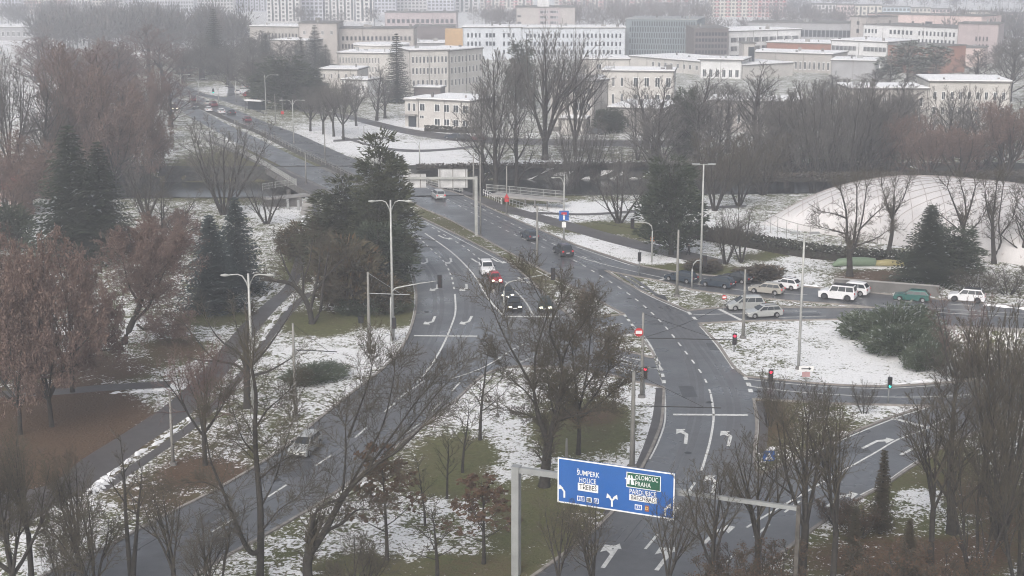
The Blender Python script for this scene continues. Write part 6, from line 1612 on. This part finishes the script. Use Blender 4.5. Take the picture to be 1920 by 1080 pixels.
# right of the road
plant('dark_conifer',1258,478,300,108,'conifer','large dark conifer between the cycle path and the dome')
plant('vase',1160,418,312,118,BT,'vase shaped bare tree on the green patch by the riverside path',crown=[M_TWIGG,M_LEAFB])
plant('vase',1212,404,318,90,BT,'vase shaped bare tree beside the dark conifer',crown=GR)
plant('vase',1360,495,400,90,BT,'low dark bare tree under the hedge beside the turning cars',crown=BR)
plant('vase',1390,492,385,80,BT,'forked dark bare tree beside the round brown bush',crown=BR)
for x, y, t, w, lb in [(1340,395,250,100,'bare tree beside the tall light mast above the dome end'),(1385,385,260,100,'bare tree at the near end of the dome by the river'),(1430,365,250,110,'bare tree over the left tip of the dome')]:
    plant('vase_dense',x,y,t,w,BT,lb,group='bare trees on the near river bank',crown=[M_TWIG,M_LEAFB])
custom_tree(BT,'forked bare tree beside the bushy conifer before the dome',(1813,494),[
 (11,7,[(1813,494),(1808,455),(1806,424)]),(6,1.5,[(1806,428),(1793,395),(1774,350)]),(6,1.5,[(1807,424),(1818,390),(1828,348)]),(4,1.3,[(1812,405),(1808,375),(1800,345)]),(3.5,1.2,[(1806,440),(1785,420),(1765,405)]),(3.5,1.2,[(1810,440),(1835,415),(1850,385)])],
 ((10,.75,.6),(8,.8,.55),(6,.8,.5)),tw=.020,seed=16,spreadlen=.5)
custom_tree(BT,'bare tree with two tall stems before the far end of the dome',(1864,494),[
 (10,5,[(1864,494),(1862,450),(1861,408)]),(5,1.5,[(1861,410),(1866,380),(1871,345)]),(5,1.5,[(1864,480),(1878,455),(1875,420),(1885,350)]),(4,1.3,[(1861,425),(1850,390),(1845,350)]),(3.5,1.2,[(1877,440),(1898,410),(1905,380)])],
 ((10,.75,.6),(8,.8,.55),(6,.8,.5)),tw=.020,seed=17,spreadlen=.5)
plant('upright',1915,494,330,105,BT,'tall bare tree at the picture edge before the dome',crown=BR)
plant('wide_spruce',1738,530,386,108,'conifer','dark conifer with ragged top before the dome')
plant('dark_conifer',1786,522,428,95,'conifer','bushy dark conifer beside the ragged one')
plant('brown_bush',1436,526,498,62,'shrub','round brown bush beside the turning cars','shrub')
plant('brown_bush',1400,522,503,48,'shrub','brown bush behind the dark saloon','shrub')
plant('brown_bush',1318,508,488,60,'shrub','low brown bush by the tall light mast','shrub')
plant('thicket',1350,455,415,90,'thicket','brown thicket before the end of the dome','shrub',crown=BR)
plant('thicket',1400,452,420,90,'thicket','brown thicket at the foot of the dome','shrub',crown=BR)
plant('thicket',1820,548,505,110,'thicket','brown thicket behind the end of the cross road','shrub',crown=[M_TWIG,M_LEAFB])
plant('thicket',1890,552,500,110,'thicket','brown thicket at the picture edge behind the cross road','shrub',crown=[M_TWIG,M_LEAFB])
for x, y, t, w, lb in [(1672,638,575,150,'spreading green juniper at the top of the snowy slope'),(1700,664,610,140,'spreading green juniper beside the underpass wing'),(1640,622,596,110,'low green juniper at the kerb of the cross road'),(1735,690,640,80,'dark juniper hanging over the underpass edge')]:
    plant('ground_juniper',x,y,t,w,'juniper',lb,'shrub','junipers on the slope by the underpass')
plant('vase',1808,700,548,150,BT,'russet twigged tree growing before the underpass',crown=[M_TWIGR,M_LEAFB])
for x, y, t, w, k, lb in [(1785,715,655,110,'thicket','brown thicket in the underpass cutting'),(1850,712,640,120,'thicket','tangled thicket beside the underpass rail'),(1905,708,630,110,'thicket','thicket at the picture edge of the cutting'),(1830,690,630,90,'thicket','low thicket in front of the portal')]:
    plant(k,x,y,t,w,'thicket',lb,'shrub','thickets in the underpass cutting',crown=[M_TWIG,M_LEAFB],zoff=0)
railing('railing', [(1818,672),(1860,690),(1905,704)], 'pale sloping handrail beside the underpass steps', fill=False, step=2.2, m=M_STEEL)
# lower corner trees by the slip road
for x, y, t, w, k, lb, cr in [
    (1501,1102,735,220,'thin_forked','tall bare tree before the slip road arrows',BR),(1420,1120,800,170,'thin_forked','bare tree rising beside the blue sign',BR),(1330,1150,870,160,'thin_forked','slim bare tree below the blue sign end',BR),
    (1560,1110,760,170,'thin_forked','bare tree in front of the slip road',BR),(1785,1000,660,190,'upright','dark trunked tree at the edge of the slip road',BR),(1745,1062,720,150,'thin_forked','leaning slim tree on the grassy verge',BR),
    (1870,1010,600,200,'vase_dense','dense brown bare tree at the picture edge by the slip road',BR),(1900,900,560,170,'vase_dense','brown twigged tree at the picture edge by the cross road',BR),(1840,930,640,110,'upright','bare tree between the slip road and the edge',BR),
    (1910,1100,760,190,'vase_dense','dense bare tree in the bottom corner',BR),(1830,1110,800,170,'vase','bare tree in the bottom corner thicket',BR),
    (1250,1160,935,130,'thin_forked','slim bare tree rising before the blue sign',BR),(1110,1160,955,140,'thin_forked','slim bare tree below the edge of the blue sign',BR),(1045,1150,940,110,'thin_forked','slender bare tree beside the gantry column',BR)]:
    plant(k,x,y,t,w,BT,lb,group='bare trees along the slip road',crown=cr)
plant('thuja',1650,1000,845,38,'thuja','slim brown green columnar thuja by the slip road')
plant('thuja',1700,1085,975,34,'thuja','lower columnar thuja on the grassy verge')
plant('thuja',1598,1085,950,36,'thuja','brownish columnar thuja among the russet hedge')
for x, y, t, w, lb in [(1440,1140,1030,150,'russet leafy thicket along the bottom edge'),(1650,1140,1030,150,'russet leafy thicket on the verge'),(1760,1140,1025,150,'russet leafy thicket in the bottom corner'),(1610,1010,950,90,'small red brown thicket at the slip road kerb'),(1570,985,930,80,'sparse reddish shrub at the slip road kerb'),(1350,1145,1035,130,'leafy thicket at the end of the gantry')]:
    plant('thicket_leafy',x,y,t,w,'thicket',lb,'shrub','russet thickets along the slip road',crown=[M_TWIG,M_LEAFO])
plant('thicket_leafy',1090,600,530,70,'shrub','leafy shrub on the tip of the median','shrub',crown=[M_TWIG,M_LEAFB])
plant('thicket',1440,800,690,60,'thicket','sapling group on the leafy island','shrub',crown=BR)
plant('thicket',1530,790,715,60,'thicket','thin saplings beside the link road','shrub',crown=BR)
plant('thicket',1620,775,715,50,'thicket','thin saplings near the green signal','shrub',crown=BR)
for x, y, t, w, lb in [(1055,330,278,60,'low bare bush on the far river bank'),(1240,330,285,60,'low bare bush on the bank beside the dark conifer'),(1160,322,270,60,'low bare bush on the snowy bank'),(1330,335,290,70,'low bare bush by the river beside the mast')]:
    plant('thicket',x,y,t,w,'thicket',lb,'shrub','bushes on the far river bank',crown=GR)
# hedges
def hedge(px, h, w, label, m, n=2600, seed=1):
    ln = g(px, 4); off = ln[0]; o = empty('hedge', off, 0, label, 'hedge'); r = random.Random(seed)
    ln = [p-off for p in ln]; q = MB(); strip(q, ln, w*.6, -.2, h*.5); q.build('stems', mat('hedge_inside', (.030,.026,.020), .9), o)
    q = MB(); seg = [(b-a).length for a, b in zip(ln, ln[1:])]
    for _ in range(n):
        k = r.choices(range(len(seg)), seg)[0]; a, b = ln[k], ln[k+1]; d = (b-a).normalized(); s = Vector((-d.y,d.x,0))
        p = a.lerp(b, r.random()) + s*r.uniform(-.5,.5)*w + Vector((0,0,h*(r.random()**.6)*1.04))
        leaf_quad(q, p, r.uniform(.12,.34), r, 0)
    q.build('foliage', m, o)
M_HEDG = mat('hedge_brown', (.062,.054,.044), .9, 0, .8, col2=(.10,.088,.07)); M_HEDD = mat('hedge_dark', (.028,.032,.022), .9, 0, .8, col2=(.048,.05,.034))
hedge([(1300,446),(1400,462),(1500,480),(1600,491),(1720,500)], 2.0, 2.4, 'long dark clipped hedge along the foot of the white dome', M_HEDD, 4200, 3)
hedge([(780,316),(1000,313),(1150,311),(1300,313)], .9, 2.8, 'low ragged hedge on top of the far river bank', M_HEDG, 2600, 4)
hedge([(1300,336),(1450,338),(1600,338),(1800,336),(1930,334)], 1.5, 3.6, 'long brown hedge along the river above the dome', M_HEDG, 6500, 5)
hedge([(797,246),(850,249),(900,250)], 1.5, 1.2, 'dark clipped hedge before the small cream pavilion', M_HEDD, 1200, 6)

hedge([(0,350),(100,346),(200,342)], 2.0, 2.5, 'brown hedge behind the tall spruce and house', M_HEDG, 2200, 8)

# far woods: seen as one mass each
def wood(name, spots, mats, seed, per=150):
    r = random.Random(seed); q = MB()
    for (x0, x1, y0, y1, n, hmin, hmax) in spots:
        for _ in range(n):
            p = G(r.uniform(x0,x1), r.uniform(y0,y1)); h = r.uniform(hmin,hmax); w_ = h*r.uniform(.28,.42)
            q.spike(p, p+Vector((0,0,h*.8)), .3, 0)
            m = r.choice((0,0,0,1))
            for _ in range(per):
                u = rv(r); 
                if u.length > 1: u = u.normalized()*r.random()
                c = p + Vector((u.x*w_, u.y*w_, h*.58 + u.z*h*.42)); d = (u + Vector((0,0,.8)) + rv(r,.4)).normalized()*h*.16; s = rv(r).normalized()*h*.020
                q.add([c-s, c+s, c+d], [(0,1,2)], m)
    return tag(q.build(name, mats), kind='stuff')
wood('far_woods', [(60,470,62,100,230,12,20),(-20,300,40,58,70,12,18),(240,400,92,110,20,10,15),(540,720,44,54,8,10,14)], [mat('wood_grey', (.070,.066,.066), .9), mat('wood_brown', (.085,.066,.058), .9)], 11)
wood('birch_woods', [(880,1000,42,60,30,10,16),(1060,1330,34,66,90,11,17),(1440,1600,44,60,40,10,15),(1250,1420,62,74,20,8,12)], [mat('birch_grey', (.12,.105,.10), .9), mat('wood_brown', (.085,.066,.058), .9)], 12)
wood('hillside_woods', [(1480,1930,2,22,60,12,18),(1740,1930,52,90,60,10,16),(1870,1930,90,130,16,10,14),(1400,1530,20,40,30,10,15)], [mat('wood_grey', (.070,.066,.066), .9), mat('wood_brown', (.085,.066,.058), .9)], 13)

# ------------------------------------------------------------------ haze: one closed box round everything
q = MB(); q.box(-1900,1900,-80,4300,-7,58)
hz_ = tag(q.build('haze', []), kind='stuff')
m = bpy.data.materials.new('haze_air'); m.use_nodes = True; t = m.node_tree
t.nodes.remove(t.nodes['Principled BSDF'])
pv = t.nodes.new('ShaderNodeVolumePrincipled'); pv.inputs['Color'].default_value = (.91,.93,.99,1); pv.inputs['Density'].default_value = HAZE; pv.inputs['Anisotropy'].default_value = .2
t.links.new(pv.outputs[0], t.nodes['Material Output'].inputs['Volume'])
hz_.data.materials.append(m)
